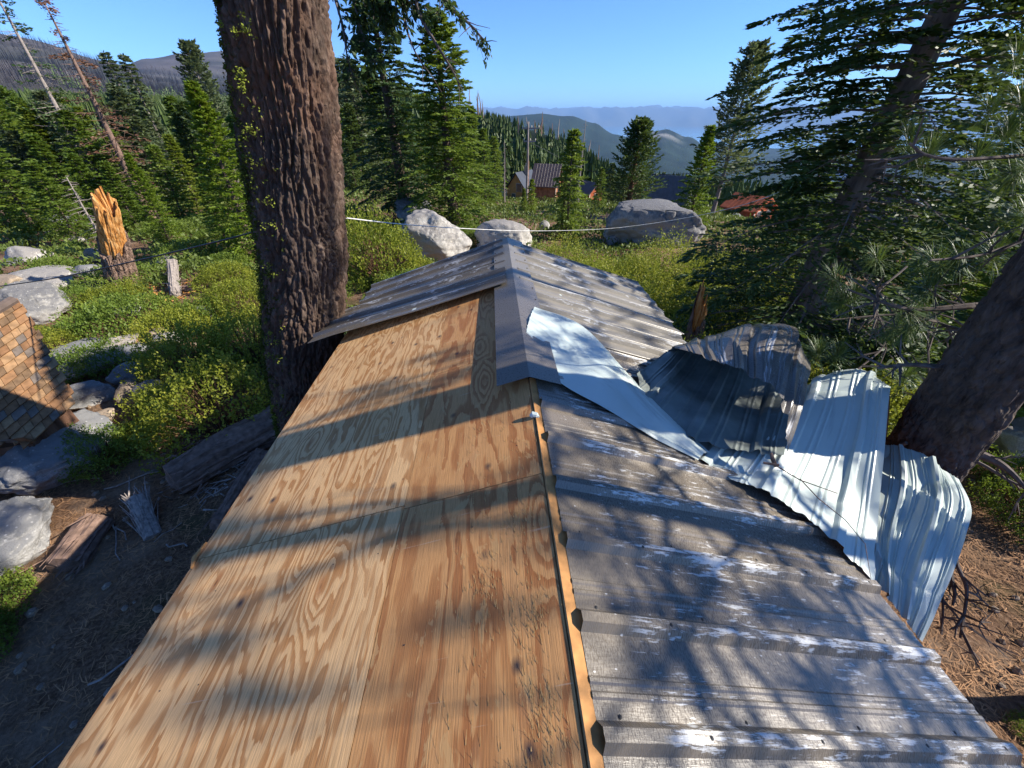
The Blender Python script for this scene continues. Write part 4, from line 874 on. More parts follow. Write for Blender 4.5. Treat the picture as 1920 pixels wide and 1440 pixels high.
# the great tree's low dead boughs and sprays hanging into the top of the picture
b = MB(); rng = np.random.default_rng(2); fol = []
def bough(pts, r0=.02, nt_=10, tuft=0., fls=.1):
    P = np.array([at(*p) for p in pts]); S = crs(P, 14); b.tube(S - gt0, np.linspace(r0, .003, 14), 6)
    for i in range(nt_):
        f = rng.integers(2, 13); d = norm(norm(S[min(f + 1, 13)] - S[f - 1]) + rng.normal(0, .7, 3) - np.array([0, 0, .3])); L = rng.uniform(.06, .28); q = np.array([S[f], S[f] + d * L * .5 + rng.normal(0, .01, 3), S[f] + d * L]); b.tube(q - gt0, [.005, .003, .0015], 4, cap=False)
        if rng.random() < tuft: fol.append(clumps(q[[0, 1, 1, 2]].repeat(7, 0) + rng.normal(0, .014, (28, 3)) - gt0, np.tile(d, (28, 1)) + rng.normal(0, .4, (28, 3)), fls * .7, rng, .35, 2))
bough([(770, -90, 3.6), (785, 20, 3.6), (818, 82, 3.5), (850, 135, 3.5), (870, 178, 3.5)], .022, 12)
bough([(745, -80, 3.8), (757, 30, 3.8), (775, 90, 3.7), (797, 128, 3.7)], .018, 12)
bough([(800, -80, 3.6), (838, 5, 3.5), (880, 45, 3.5), (920, 88, 3.5)], .024, 26, .5, .08)
bough([(610, -60, 4.0), (640, 40, 4.0), (652, 110, 3.9), (668, 160, 3.9)], .015, 30, .35)
bough([(640, -60, 3.9), (690, -10, 3.8), (720, 30, 3.8)], .02, 34, .9)
bough([(650, -60, 4.0), (672, 40, 3.9), (690, 95, 3.9), (705, 120, 3.8)], .016, 34, .8)
bough([(700, -60, 3.8), (745, -10, 3.7), (795, 15, 3.6)], .016, 30, .9)
bo = b.build('branches', M['twig'], gt); bo['kind'] = 'stuff'
q = MB(); q.quads(np.concatenate(fol)); fo = q.build('needle_sprays', M['firdark'], gt); fo['kind'] = 'stuff'

# big dark fir at right and its neighbours
BF = fir_proto('BF', 15.0, 3.6, 0.04, 320, 30, 10, .13, 51, droop=.34, up=.12, ragged=.6, power=.45, r0=.36, bark='barkgrey', t0=.16)
tree('fir_tree', BF, 5.6, 6.85, 10.5, 'big dark fir filling the upper right, its pale trunk leaning out of the top', mats='firdark', rz=2.9, wide=1.2)
BG = fir_proto('BG', 12.0, 2.6, .03, 150, 20, 7, .19, 52, droop=.3, up=.2, ragged=.45, power=.6)
for (x, y, H, m_, l) in ((10.2, 8.6, 4.8, 'fir', 'dark fir at the right edge behind the pine sprays'), (9.6, 13.6, 4.4, 'fir', 'green fir seen through the boughs left behind the big dark fir'), (13.4, 11.2, 7, 'fir', 'dark fir at the upper right corner behind the rest'), (12.0, 6.4, 7, 'fir', 'sunlit fir low at the right edge beyond the pine trunk'),
                         (8.4, 5.4, 2.6, 'firbright', 'low bright sapling under the boughs behind the rolled sheet'), (6.6, 5.6, 2.2, 'fir', 'low fir sapling behind the dark tunnel of roofing'), (9.6, 7.0, 3.6, 'firbright', 'bright green young fir between the pine trunk and the big dark fir'), (11.5, 5.2, 3.4, 'fir', 'young fir at the right edge above the pale boulder'), (19, 16, 9, 'fir', 'far fir behind the right-hand group')):
    tree('fir_tree', BG, x, y, H, l, mats=m_, wide=1.35 if H > 4 else 1.5)
# ---------------------------------------------------------------- the near pine
PX, PY = 3.02, 1.93
def near_pine():
    z0 = G(PX, PY) - .2; o0 = np.array([PX, PY, z0]); e = empty('pine_tree', o0, 'near pine at the right edge with long needle tufts and bare lower branches', 'tree')
    zc = np.array([z0, -2.6, -1.4, 0, 3, 6, 9.5]); xc = np.array([PX + .12, PX - .06, PX - .18, PX - .22, PX - .2, PX - .1, PX]); rc = np.array([.27, .205, .19, .18, .16, .12, .05])
    nzz, ntt = 380, 150; z = np.linspace(z0, 9.5, nzz) if 0 else np.concatenate([np.linspace(z0, .8, 330), np.linspace(.9, 9.5, 50)]); th = np.linspace(0, 2 * np.pi, ntt, endpoint=False); zz, tt = np.meshgrid(z, th, indexing='ij')
    u = tt / (2 * np.pi) * 24; Pn = np.stack([np.cos(tt) * 2, np.sin(tt) * 2, zz * 1.5], -1); P = np.stack([np.mod(u + .6 * vn(Pn, 1), 24), zz * 7 + .8 * vn(Pn * 1.4, 2)], -1); f1, f2 = vor(P, 15)
    r = np.interp(zz, zc, rc) + .016 * np.clip((f2 - f1) / .2, 0, 1) + .012 * fbm(Pn * 4, 3, 4); V = np.stack([np.interp(zz, zc, xc) + r * np.cos(tt), PY + r * np.sin(tt), zz], -1) - o0
    mk('trunk', V.reshape(-1, 3), grid_faces(nzz, ntt, True)[:, ::-1], M['pinebark'], e, smooth=True)
    rng = np.random.default_rng(12); wood = MB(); tips = []; KS = .80
    def tc(z): return np.array([np.interp(z, zc, xc), PY, z])
    def limb(S, r0, nsub, ptuft, sl=.35):
        wood.tube(S - o0, np.linspace(r0, .006, len(S)), 6)
        for i in range(nsub):
            f = rng.integers(len(S) // 4, len(S) - 1); T = norm(S[f + 1] - S[f]); d = norm(T + rng.normal(0, .75, 3)); L = rng.uniform(.5, 1.2) * sl; q = np.array([S[f], S[f] + d * L * .5 + rng.normal(0, .02, 3), S[f] + d * L + np.array([0, 0, .05 * L])])
            wood.tube(q - o0, [.009, .006, .003], 4, cap=False)
            for j in range(2): d2 = norm(d + rng.normal(0, .8, 3)); wood.tube(np.array([q[1], q[1] + d2 * L * .4]) - o0, [.005, .002], 3, cap=False)
            if rng.random() < ptuft: tips.append((q[2], norm(q[2] - q[1]), rng.uniform(.12, .17)))
    def seen(pts, r0=.02, nsub=6, ptuft=0., n=14): limb(crs(np.array([at(p[0], p[1], p[2] * KS) for p in pts]), n), r0 * .85, nsub, ptuft, .25)
    seen([(1890, 680, 3.1), (1800, 690, 3.0), (1710, 684, 2.95), (1645, 690, 2.9)], .03, 8)
    seen([(1900, 575, 3.2), (1830, 573, 3.1), (1740, 580, 3.1), (1680, 575, 3.1), (1590, 543, 3.1)], .03, 14, .15)
    seen([(1900, 640, 3.2), (1790, 615, 3.3), (1700, 590, 3.4), (1560, 600, 3.5)], .012, 12, .1)
    seen([(1960, 435, 2.9), (1890, 462, 2.8), (1830, 480, 2.75), (1745, 488, 2.7)], .014, 4)
    seen([(2000, 285, 2.6), (1900, 293, 2.5), (1800, 299, 2.45), (1735, 290, 2.4), (1705, 268, 2.4)], .013, 3)
    seen([(1700, 830, 3.2), (1650, 850, 3.4), (1600, 840, 3.6)], .014, 5)
    seen([(1800, 840, 3.4), (1860, 862, 3.3), (1900, 890, 3.2), (1960, 960, 3.1)], .045, 5)
    seen([(1790, 850, 3.6), (1840, 870, 3.5), (1900, 905, 3.4), (1940, 915, 3.3)], .018, 5)
    seen([(1770, 880, 3.4), (1790, 1040, 3.0), (1812, 1100, 2.95), (1808, 1150, 2.9), (1800, 1196, 2.85)], .016, 10)
    seen([(1765, 900, 3.5), (1766, 1080, 3.1), (1768, 1140, 3.0), (1765, 1190, 2.95)], .010, 6)
    seen([(1775, 890, 3.4), (1782, 1060, 3.1), (1790, 1110, 3.0), (1786, 1135, 3.0)], .02, 3)
    seen([(1855, 640, 3.4), (1760, 760, 3.4), (1740, 640, 3.5), (1755, 590, 3.5)], .008, 4)
    seen([(1700, 500, 3.9), (1640, 560, 3.8), (1660, 640, 3.7), (1600, 700, 3.6)], .010, 10)
    for (px, py, k, dx, dz) in ((1702, 262, 2.40, -.5, .9), (1745, 282, 2.42, .2, .9), (1835, 288, 2.46, .1, 1.), (1892, 240, 2.5, -.2, 1.), (1915, 175, 2.5, -.4, .8), (1908, 95, 2.6, -.3, 1.), (1890, 330, 2.6, -.3, -.7), (1905, 400, 2.7, -.6, .1),
                               (1745, 485, 2.70, -.9, .5), (1790, 492, 2.72, .1, -.8), (1865, 470, 2.78, -.4, .9), (1600, 545, 3.1, -.4, .9), (1560, 520, 3.2, -.9, .5), (1575, 560, 3.15, -.8, .2), (1530, 655, 3.3, -.5, .7), (1575, 660, 3.3, .1, .7), (1700, 700, 3.1, .1, .8), (1720, 590, 3.15, .0, .9), (1900, 560, 2.6, -.6, .7), (1640, 480, 3.3, -.6, .6), (1850, 200, 2.9, -.5, .6), (1930, 300, 2.3, -.6, .8)):
        tips.append((at(px, py, k * .86), norm(np.array([dx, .1, dz])), .155))
    # crown above the picture: this is what throws the branch shadows on the roof
    for i in range(30):
        z = 1.5 + 7.4 * (i / 30) ** 1.05; a = i * 2.4 + rng.normal(0, .3); L = rng.uniform(1.5, 3.1) * (1 - .07 * (z - 1.3)); t_ = np.linspace(0, 1, 12)[:, None]; d = np.array([math.cos(a), math.sin(a), 0])
        S = tc(z) + d * L * t_ + np.array([0, 0, 1.]) * (L * (.12 * t_ + .12 * t_ ** 2)) + np.cumsum(rng.normal(0, .028, (12, 3)), 0)
        limb(S, .034 * (1 - .06 * z) + .004, 11, .55, .55)
    for i in range(9):
        z = rng.uniform(.9, 2.6); a = math.pi + rng.normal(0, .9); L = rng.uniform(1.2, 2.4); t_ = np.linspace(0, 1, 12)[:, None]; d = np.array([math.cos(a), math.sin(a) * .8, 0])
        S = tc(z) + d * L * t_ + np.array([0, 0, 1.]) * (L * (.22 * t_)) + np.cumsum(rng.normal(0, .03, (12, 3)), 0); limb(S, .022, 14, .12, .5)
    w_o = wood.build('branches', M['twig'], e); w_o['kind'] = 'stuff'
    Q = []
    for (p, d, L) in tips:
        n = 170 if p[2] < 1 else 90; dirs = norm(d * rng.uniform(-.1, 1.4, (n, 1)) + norm(rng.normal(0, 1, (n, 3))) * 1.0); b0 = p - d * rng.uniform(0, .09, (n, 1)); l = L * rng.uniform(.75, 1.15, (n, 1)); S, U = frame(dirs); wv = .0024 if p[2] < 1 else .0035
        mid = b0 + dirs * l * .55; tip = b0 + dirs * l - np.array([0, 0, 1.]) * l * .10; Q.append(np.stack([b0 - S * wv * .6, mid - S * wv, tip, mid + S * wv], 1))
    q = MB(); q.quads(np.concatenate(Q) - o0); n_o = q.build('needle_tufts', M['pine'], e); n_o['kind'] = 'stuff'
def side_pine(px_, py_, seed, r0, z1, nb, label):
    z0 = G(px_, py_) - .2; o0 = np.array([px_, py_, z0]); e = empty('pine_tree', o0, label, 'tree'); rng = np.random.default_rng(seed)
    b = MB(); zz = np.linspace(0, z1 - z0, 12); b.tube(np.stack([.05 * np.sin(zz * .6), .05 * np.cos(zz * .5), zz], -1), np.linspace(r0, .04, 12), 12); b.build('trunk', M['pinebark'], e, smooth=True)
    wood = MB(); Q = []
    for i in range(nb):
        z = -z0 + .4 + (z1 - .9) * i / nb; a = i * 2.4 + rng.normal(0, .3); L = rng.uniform(1.2, 2.6) * (1 - .06 * (z + z0)); t_ = np.linspace(0, 1, 10)[:, None]; d = np.array([math.cos(a), math.sin(a), 0]); S = np.array([0, 0, z]) + d * L * t_ + np.array([0, 0, 1.]) * L * .2 * t_ + np.cumsum(rng.normal(0, .03, (10, 3)), 0); wood.tube(S, np.linspace(.024, .005, 10), 5)
        for j in range(9):
            f = rng.integers(3, 9); T = norm(S[f] - S[f - 1]); d2 = norm(T + rng.normal(0, .7, 3)); l = rng.uniform(.2, .6); p = S[f] + d2 * l; wood.tube([S[f], S[f] + d2 * l * .5 + rng.normal(0, .02, 3), p], [.009, .006, .003], 4, cap=False)
            if rng.random() < .5:
                n = 80; dirs = norm(d2 * rng.uniform(-.1, 1.4, (n, 1)) + norm(rng.normal(0, 1, (n, 3)))); l2 = .15 * rng.uniform(.75, 1.15, (n, 1)); S2, U = frame(dirs); b0 = p - d2 * rng.uniform(0, .08, (n, 1)); Q.append(np.stack([b0 - S2 * .002, b0 + dirs * l2 * .5 - S2 * .0035, b0 + dirs * l2, b0 + dirs * l2 * .5 + S2 * .0035], 1))
    w = wood.build('branches', M['twig'], e); w['kind'] = 'stuff'; q = MB(); q.quads(np.concatenate(Q)); q = q.build('needle_tufts', M['pine'], e); q['kind'] = 'stuff'
M['pinebark'] = barkmat('dark_pine_bark', (.035, .028, .024), (.12, .095, .08), 12, .5, .9, .02)
near_pine()
side_pine(5.2, 1.2, 5, .10, 6.0, 34, 'slender pine standing to the right of the roof beside the duff slope')
side_pine(5.9, -.1, 7, .08, 2.7, 34, 'second slender pine right of the near end of the roof')
side_pine(8.8, 3.95, 6, .17, 7.0, 26, 'pine on the slope far to the right of the roof')
# ================================================================ shrubs and ground cover
def shrub_quads(rng, Rr, Hh, ncl, nl, ls, low=.25):
    a = rng.uniform(0, 6.28, ncl); t_ = np.arccos(rng.uniform(low, 1, ncl)) ; rad = rng.uniform(.62, 1.0, ncl) ** .6
    d = np.stack([np.sin(t_) * np.cos(a) * Rr, np.sin(t_) * np.sin(a) * Rr, np.cos(t_) * Hh], -1) * rad[:, None]
    d = d * (1 + .22 * fbm(d * 1.6 / max(Rr, .3) + rng.uniform(0, 9), 3, 5))[:, None]
    P = np.repeat(d, nl, 0); tt = np.tile(np.linspace(0, 1, nl), ncl); up = np.repeat(norm(d * np.array([.5, .5, .3]) + np.array([0, 0, .9 * Rr]) + rng.normal(0, .25 * Rr, d.shape)), nl, 0)
    P = P + up * (tt * .20)[:, None] + rng.normal(0, .022, P.shape); D = up * .55 + rng.normal(0, .55, P.shape)
    st = MB()
    for i in range(0, ncl, 3): st.tube([d[i] * [.15, .15, 0], d[i] * [.6, .6, .5], d[i]], [.010, .007, .003], 3, cap=False)
    return clumps(P, D, ls, rng, .55, 3), st
SH = []
for i, (Rr, Hh, ncl, nl, ls, low) in enumerate(((1., .95, 620, 14, .046, .0), (1., .75, 560, 14, .05, .1), (1., .42, 520, 12, .05, .2), (1., .6, 480, 14, .05, .1))):
    Q, st = shrub_quads(np.random.default_rng(100 + i), Rr, Hh, ncl, nl, ls, low); q = MB(); q.quads(Q); lo = q.build('foliage', M['shrub']); so = st.build('stems', M['barkred']); so['kind'] = 'stuff'
    for o in (lo, so): C.objects.unlink(o)
    SH.append((1., [so, lo]))
def shrub(px, py, wpx, label, v=0, mat='shrub', hs=1., name='shrub', group=None):
    P = ground_at(px, py); k = P[1] * cp - P[2] * sp; r = wpx * k / FPX / 2; away = norm(np.array([P[0], P[1], 0])); r = r * 1.2; c = P + away * r * .9; hs = hs * 1.2
    e = empty(name, (c[0], c[1], G(c[0], c[1]) - .04), label, 'shrub', group, RNG.uniform(0, 6.28)); e.scale = (r, r, r * hs)
    for p in SH[v][1]:
        c_ = p.copy(); C.objects.link(c_); c_.parent = e; c_.name = p.name.split('.')[0]
        if p.name.startswith('foliage') and mat != 'shrub':
            key = p.data.name + mat
            if key not in PROTO: d = p.data.copy(); d.materials[0] = M[mat]; PROTO[key] = d
            c_.data = PROTO[key]
    return e
shrub(722, 545, 150, 'round yellow-green bush just right of the great trunk', 0, hs=1.1)
shrub(445, 850, 215, 'large yellow-green bush left of the plywood, against the foot of the great trunk', 0, hs=.9)
shrub(360, 810, 120, 'bush at the left flank of the large bush beside the plywood', 1, 'shrub')
shrub(490, 720, 150, 'bush beside the great trunk above the large one', 0)
shrub(390, 740, 150, 'sunlit bush in the middle of the left-hand bushes', 0)
shrub(470, 610, 110, 'bush touching the left side of the great trunk halfway up', 1)
shrub(400, 625, 100, 'bush in front of the fallen debris of the stump', 3, 'shrubdark')
shrub(350, 650, 120, 'low bush right of the fresh green mat', 2)
shrub(248, 632, 150, 'low bright green mat of shrub behind the wooden box', 2, 'shrubdark', 1.1)
shrub(180, 625, 70, 'left end of the low green mat behind the slab', 2, 'shrubdark')
shrub(110, 682, 80, 'bright leafy shrub between the shed and the grey slabs', 1, 'shrub')
shrub(78, 650, 60, 'small shrub at the shed rake', 3)
shrub(210, 715, 110, 'dark shrub on the long granite slab', 2, 'shrubdark', 1.3)
shrub(320, 705, 90, 'dark low shrub right of the slab', 2, 'shrubdark')
shrub(220, 900, 120, 'shaded shrub at the right foot of the big blue-grey boulder', 1, 'shrubdark')
shrub(290, 860, 90, 'small sunlit shrub between boulder and large bush', 3)
shrub(150, 590, 80, 'shrub at the right of the lichen-capped boulder', 3, 'shrubdark')
shrub(225, 580, 90, 'low shrub in front of the stump', 2)
shrub(20, 1180, 150, 'bright low shrub at the lower left edge', 2, 'shrubdark', 1.2)
shrub(-10, 1260, 130, 'lowest shrub at the lower left edge', 1, 'shrubdark')
shrub(440, 560, 90, 'shrub behind the debris beside the great trunk', 3)
shrub(1890, 1010, 150, 'dark leafy shrub at the right edge below the pine branch', 1, 'shrubdark', .9)
shrub(1870, 940, 110, 'green shrub behind the rightmost torn sheet', 1, 'shrubdark')
shrub(1915, 1400, 70, 'small dark shrub in the lower right corner', 2, 'shrubdark')
shrub(870, 470, 60, 'small fir-green shrub between the two pale boulders', 3, 'shrubdark')
shrub(790, 525, 60, 'small bush in front of the pale sloping boulder', 3)
# the thicket right of the roof: many bushes grown into one mass
def join_shrubs(name, spots, mat):
    qs = []; rng = np.random.default_rng(9)
    protos = [np.empty(len(s[1][1].data.vertices) * 3, np.float32) for s in SH]
    for p, s in zip(protos, SH): s[1][1].data.vertices.foreach_get('co', p)
    for (x, y, r, h, v) in spots:
        P = protos[v].reshape(-1, 4, 3)[rng.random(len(protos[v]) // 12) < .75].astype(float); a = rng.uniform(0, 6.28); c, s = math.cos(a), math.sin(a)
        ctr = P.mean(1, keepdims=True); off = (P - ctr) * .95; ctr = ctr * [r, r, r * h]; P = ctr + off * 1.1
        P = np.stack([P[..., 0] * c - P[..., 1] * s, P[..., 0] * s + P[..., 1] * c, P[..., 2]], -1) + [x, y, G(x, y) - .05]; qs.append(P)
    q = MB(); q.quads(np.concatenate(qs)); return tag(q.build(name, M[mat]), kind='stuff')
sp1 = []
for i in range(60):
    u = RNG.uniform(4.8, 13); v = RNG.uniform(1.2, 7.5)
    if u < 6 and v < 2.6: continue
    sp1.append((v, u, RNG.uniform(.85, 1.4), RNG.uniform(1.0, 1.35), int(RNG.integers(0, 2))))
join_shrubs('manzanita_thicket', sp1[:44], 'shrub')
sp2 = [(RNG.uniform(-9, -3), RNG.uniform(7.5, 14), RNG.uniform(.5, 1.0), RNG.uniform(.6, 1.1), int(RNG.integers(1, 4))) for _ in range(9)] + [(RNG.uniform(-4, 2), RNG.uniform(9, 17), RNG.uniform(.5, 1.), RNG.uniform(.6, 1.), int(RNG.integers(1, 4))) for _ in range(24)] + [(RNG.uniform(-22, -4), RNG.uniform(11, 24), RNG.uniform(.6, 1.4), RNG.uniform(.5, .9), int(RNG.integers(1, 4))) for _ in range(50)] + [(RNG.uniform(5, 12), RNG.uniform(4.5, 8), RNG.uniform(.5, 1.), RNG.uniform(.7, 1.2), 1) for _ in range(12)]
sp2 = [q_ for q_ in sp2 if all(math.hypot(q_[0] - a_[0] * .96, q_[1] - a_[1] * .96) > a_[2] + q_[2] * .6 for a_ in ROCKS)]
join_shrubs('mixed_thicket', sp2, 'shrubdark')
# ground cover
rng = np.random.default_rng(77); N = 170000
az = np.radians(rng.uniform(-64, 50, N)); r = np.exp(rng.uniform(math.log(6.5), math.log(75), N)); x, y = r * np.sin(az), r * np.cos(az)
p3 = np.stack([x, y, 0 * x], -1); m_ = fbm(p3 * .5, 3, 60); hgt = np.clip(.30 + .35 * fbm(p3 * .9, 3, 61), .03, .8)
k = (m_ > -.42) & ~((x > -2.2) & (x < 2.6) & (y < 5.6)) & ~((x < -2) & (y < 6.2) & (m_ < .35)) & ~((x > 2) & (y < 4.6) & (m_ < .9)) & ~((x < 0) & (np.hypot(x, y) < 8.5) & (m_ < .05)) & ~((x < -4.5) & (y < 12.5) & (m_ < .25))
for (rx, ry, rr_, fx, fy) in ROCKS:
    if rx > -3 or ry > 16: continue
    k &= ~((np.hypot(x - rx, y - ry) < rr_ * 1.15) | (np.hypot(x - fx * .97, y - fy * .97) < rr_ * .75))
hgt = np.where((x < -4.5) & (y < 13), hgt * .5, hgt); x, y, r, hgt = x[k], y[k], r[k], hgt[k]; P = np.stack([x, y, gz(x, y) + hgt * rng.uniform(.3, 1, len(x)) ** .5], -1)
q = MB(); sz = np.clip(.05 + .0045 * r, .05, .34); q.quads(clumps(P, np.array([0, 0, .7]) + rng.normal(0, .6, P.shape), sz, rng, .6, 3)); tag(q.build('ground_cover', M['cover']), kind='stuff')
# needle litter and sticks
N = 26000; x = np.concatenate([rng.uniform(2.5, 9, N), rng.uniform(-10, -1.8, N)]); y = np.concatenate([rng.uniform(-.5, 6, N), rng.uniform(-.5, 9.5, N)])
P = np.stack([x, y, gz(x, y) + rng.uniform(.004, .03, len(x))], -1); a = rng.uniform(0, 6.28, len(x)); D = np.stack([np.cos(a), np.sin(a), rng.normal(0, .12, len(x))], -1); l = rng.uniform(.05, .15, len(x))[:, None]; S, _ = frame(norm(D)); wv = rng.uniform(.002, .005, len(x))[:, None]
Q = np.stack([P - S * wv, P + D * l - S * wv * .5, P + D * l + S * wv * .5, P + S * wv], 1); q = MB(); q.quads(Q)
tag(q.build('needle_litter', simple('dry_needles', (.34, .19, .095), .85, .2, var=.6, scale=3)), kind='stuff')
b = MB()
for i in range(130):
    x, y = (RNG.uniform(-9.5, -2), RNG.uniform(.5, 10)) if i < 90 else (RNG.uniform(3.2, 9), RNG.uniform(.5, 5)); a = RNG.uniform(0, 6.28); L = RNG.uniform(.15, .8); t_ = np.linspace(-.5, .5, 5); xs, ys = x + L * t_ * math.cos(a), y + L * t_ * math.sin(a) + .04 * np.sin(t_ * 6)
    b.tube(np.stack([xs, ys, gz(xs, ys) + .015 + .02 * RNG.random()], -1), RNG.uniform(.004, .013), 5)
tag(b.build('fallen_sticks', M['dead']), kind='stuff')

# ================================================================ stumps, logs, small things
def broken_stump(px, py, ptop, wpx, label, lean=(0, 0), frac=.5, seed=0, inner='rawwood', bark='stumpbark'):
    P = ground_at(px, py) if isinstance(py, (int, float)) else np.array(py); k = P[1] * cp - P[2] * sp; r = wpx * k / FPX / 2; P = P + norm(np.array([P[0], P[1], 0])) * r
    H = ztop(ptop, P[1]) - P[2]; e = empty('tree_stump', P, label, 'stump'); rng = np.random.default_rng(seed)
    for nm_, rr_, mt, top in (('bark', 1., bark, frac), ('heartwood', .84, inner, 1.)):
        nzz, ntt = 120, 90; th = np.linspace(0, 2 * np.pi, ntt, endpoint=False); f, tt = np.meshgrid(np.linspace(0, 1, nzz), th, indexing='ij')
        g = np.stack([np.cos(tt) * 1.5, np.sin(tt) * 1.5, f * 1.2], -1); cell = np.floor(tt / (2 * np.pi) * 22 + .5 * vn(g * 2, 3))
        topz = H * (top + (.13 if top < 1 else -.02) * vn(np.stack([np.cos(tt) * 1.3, np.sin(tt) * 1.3, 0 * tt], -1), seed + 3) + .06 * (_h(cell.astype(int), cell.astype(int) * 0, cell.astype(int) * 0 + 5, seed) * 2 - 1) + (.10 * np.cos(tt - 2.6) if top == 1 else .13 * np.cos(tt - 2.3)))
        z = -.2 + f * (topz + .2); u = tt / (2 * np.pi) * 16; f1, f2 = vor(np.stack([np.mod(u + .6 * vn(g, 1), 16), z * 3], -1), 3)
        rad = r * rr_ * .92 * (1 + .22 * np.exp(-np.clip(z, 0, 9) / .3)) * (1 - .14 * z / H) + r * (.09 * np.clip((f2 - f1) / .25, 0, 1) + .05 * fbm(g * 4, 3, 6) if top < 1 else .10 * fbm(np.stack([np.cos(tt) * 5, np.sin(tt) * 5, z * 2.2], -1), 4, 7) + .07 * vn(np.stack([np.cos(tt) * 14, np.sin(tt) * 14, z * 1.0], -1), 8))
        V = np.stack([rad * np.cos(tt) + lean[0] * z, rad * np.sin(tt) + lean[1] * z, z], -1).reshape(-1, 3)
        Vc = np.concatenate([V, [[lean[0] * H * top, lean[1] * H * top, H * top * .78]]]); n = len(V); last = (nzz - 1) * ntt
        F = grid_faces(nzz, ntt, True)[:, ::-1]; cap_ = np.array([[last + j, last + (j + 1) % ntt, n] for j in range(ntt)])
        o = mk(nm_, Vc, [F, cap_], M[mt], e, smooth=False)
    return e
t = NT('raw_orange_wood', .9, .15); v = t.mapv(t.coord(), (1, 1, .22)); a = t.noise(v, 14, 5, .7); t.color(t.ramp(a, [(.34, (.14, .05, .015)), (.46, (.50, .22, .055)), (.62, (.60, .35, .14)), (.8, (.70, .52, .30))])); t.bump(a, .9, .04); M['rawwood'] = t.m
M['stumpbark'] = barkmat('stump_bark', (.07, .045, .035), (.32, .215, .16), 9, .5, .9, .03)
broken_stump(236, 545, 380, 47, 'tall broken stump, raw orange wood above grey-brown bark', (.36, .0), .58, 3)
broken_stump(1300, [3.3, 6.25, G(3.3, 6.25)], 556, 28, 'thin dark broken stump standing behind the far right eave', (0, 0), .8, 5)
def log(P0, P1, r, label, mat='dead', seed=0, name='fallen_log', n=60, strips=True, r1=None):
    P0, P1 = np.array(P0, float), np.array(P1, float); rng = np.random.default_rng(seed); e = empty(name, P0, label, 'log'); t_ = np.linspace(0, 1, n); ax = P0 + (P1 - P0) * t_[:, None]; T = norm(P1 - P0); S, U = frame(T); th = np.linspace(0, 2 * np.pi, 48, endpoint=False); tt, aa = np.meshgrid(t_, th, indexing='ij')
    L = np.linalg.norm(P1 - P0); g = np.stack([np.cos(aa) * 2.5, np.sin(aa) * 2.5, tt * L * .8], -1); rad = (r + ((r1 or r) - r) * tt) * (1 + .22 * fbm(g, 4, seed) + .16 * np.abs(vn(g * [3, 3, .5], seed + 2))) * np.clip(np.minimum(tt, 1 - tt) * 30, .35, 1)
    V = ax[:, None] + rad[..., None] * (np.cos(aa)[..., None] * S + np.sin(aa)[..., None] * U) - P0; V = V.reshape(-1, 3)
    mk('log_body', V, [grid_faces(n, 48, True), np.array([list(range(48))]), np.array([list(range((n - 1) * 48, n * 48))])], M[mat], e, smooth=False)
    if strips:
        b = MB()
        for i in range(70):
            f = rng.random() * .9; a = rng.uniform(0, 6.28); p = P0 + (P1 - P0) * f + r * (S * math.cos(a) + U * math.sin(a)); d = norm(T + rng.normal(0, .25, 3)); l = rng.uniform(.1, .45); b.tube([p - P0, p + d * l - P0], [rng.uniform(.006, .022), .003], 4)
        o = b.build('splinters', M[mat], e); o['kind'] = 'stuff'
    return e
def gp(px, py, dz=0): p = ground_at(px, py); p[2] += dz; return p
log(gp(560, 800, .25), gp(330, 925, .2), .34, 'long decayed grey log lying beside the plywood eave', 'rottenwood' if 0 else 'deadbrown', 4, r1=.22)
log(gp(500, 860, .1), gp(420, 1000, .1), .16, 'shorter rotten log in the shade under the eave', 'deadbrown', 5)
log(gp(195, 985, .12), gp(130, 1075, .1), .17, 'crumbling orange-brown log end beside the massive grey boulder', 'deadbrown', 6)
log(gp(288, 1010, .0), gp(278, 960, .35), .09, 'grey split post stub leaning in the shade', 'dead', 7)
log(gp(332, 560, .1), gp(338, 520, .55), .13, 'short grey log with a pale broken end, fallen beside the stump', 'dead', 8)
log(gp(345, 548, .12), gp(420, 548, .15), .10, 'dark log lying behind the short grey one', 'deadbrown', 9)
log(gp(250, 740, .03), gp(330, 800, .03), .03, 'thin grey branch lying on the bare soil', 'dead', 11, strips=False)
b = MB(); rng = np.random.default_rng(4)
for i in range(420):
    p = gp(rng.normal(300, 42), rng.normal(548, 12), .03); d = norm(rng.normal(0, 1, 3) * [1, 1, .25]); b.tube([p, p + d * rng.uniform(.06, .3)], [rng.uniform(.008, .03), .004], 4)
tag(b.build('wood_chips', M['rawwood']), kind='stuff')
b = MB()
for i in range(160):
    p = gp(rng.normal(430, 60), rng.normal(870, 40), .05); d = norm(rng.normal(0, 1, 3) * [1, 1, .3]); b.tube([p, p + d * rng.uniform(.06, .35)], [rng.uniform(.006, .02), .003], 4)
tag(b.build('wood_debris', M['dead']), kind='stuff')
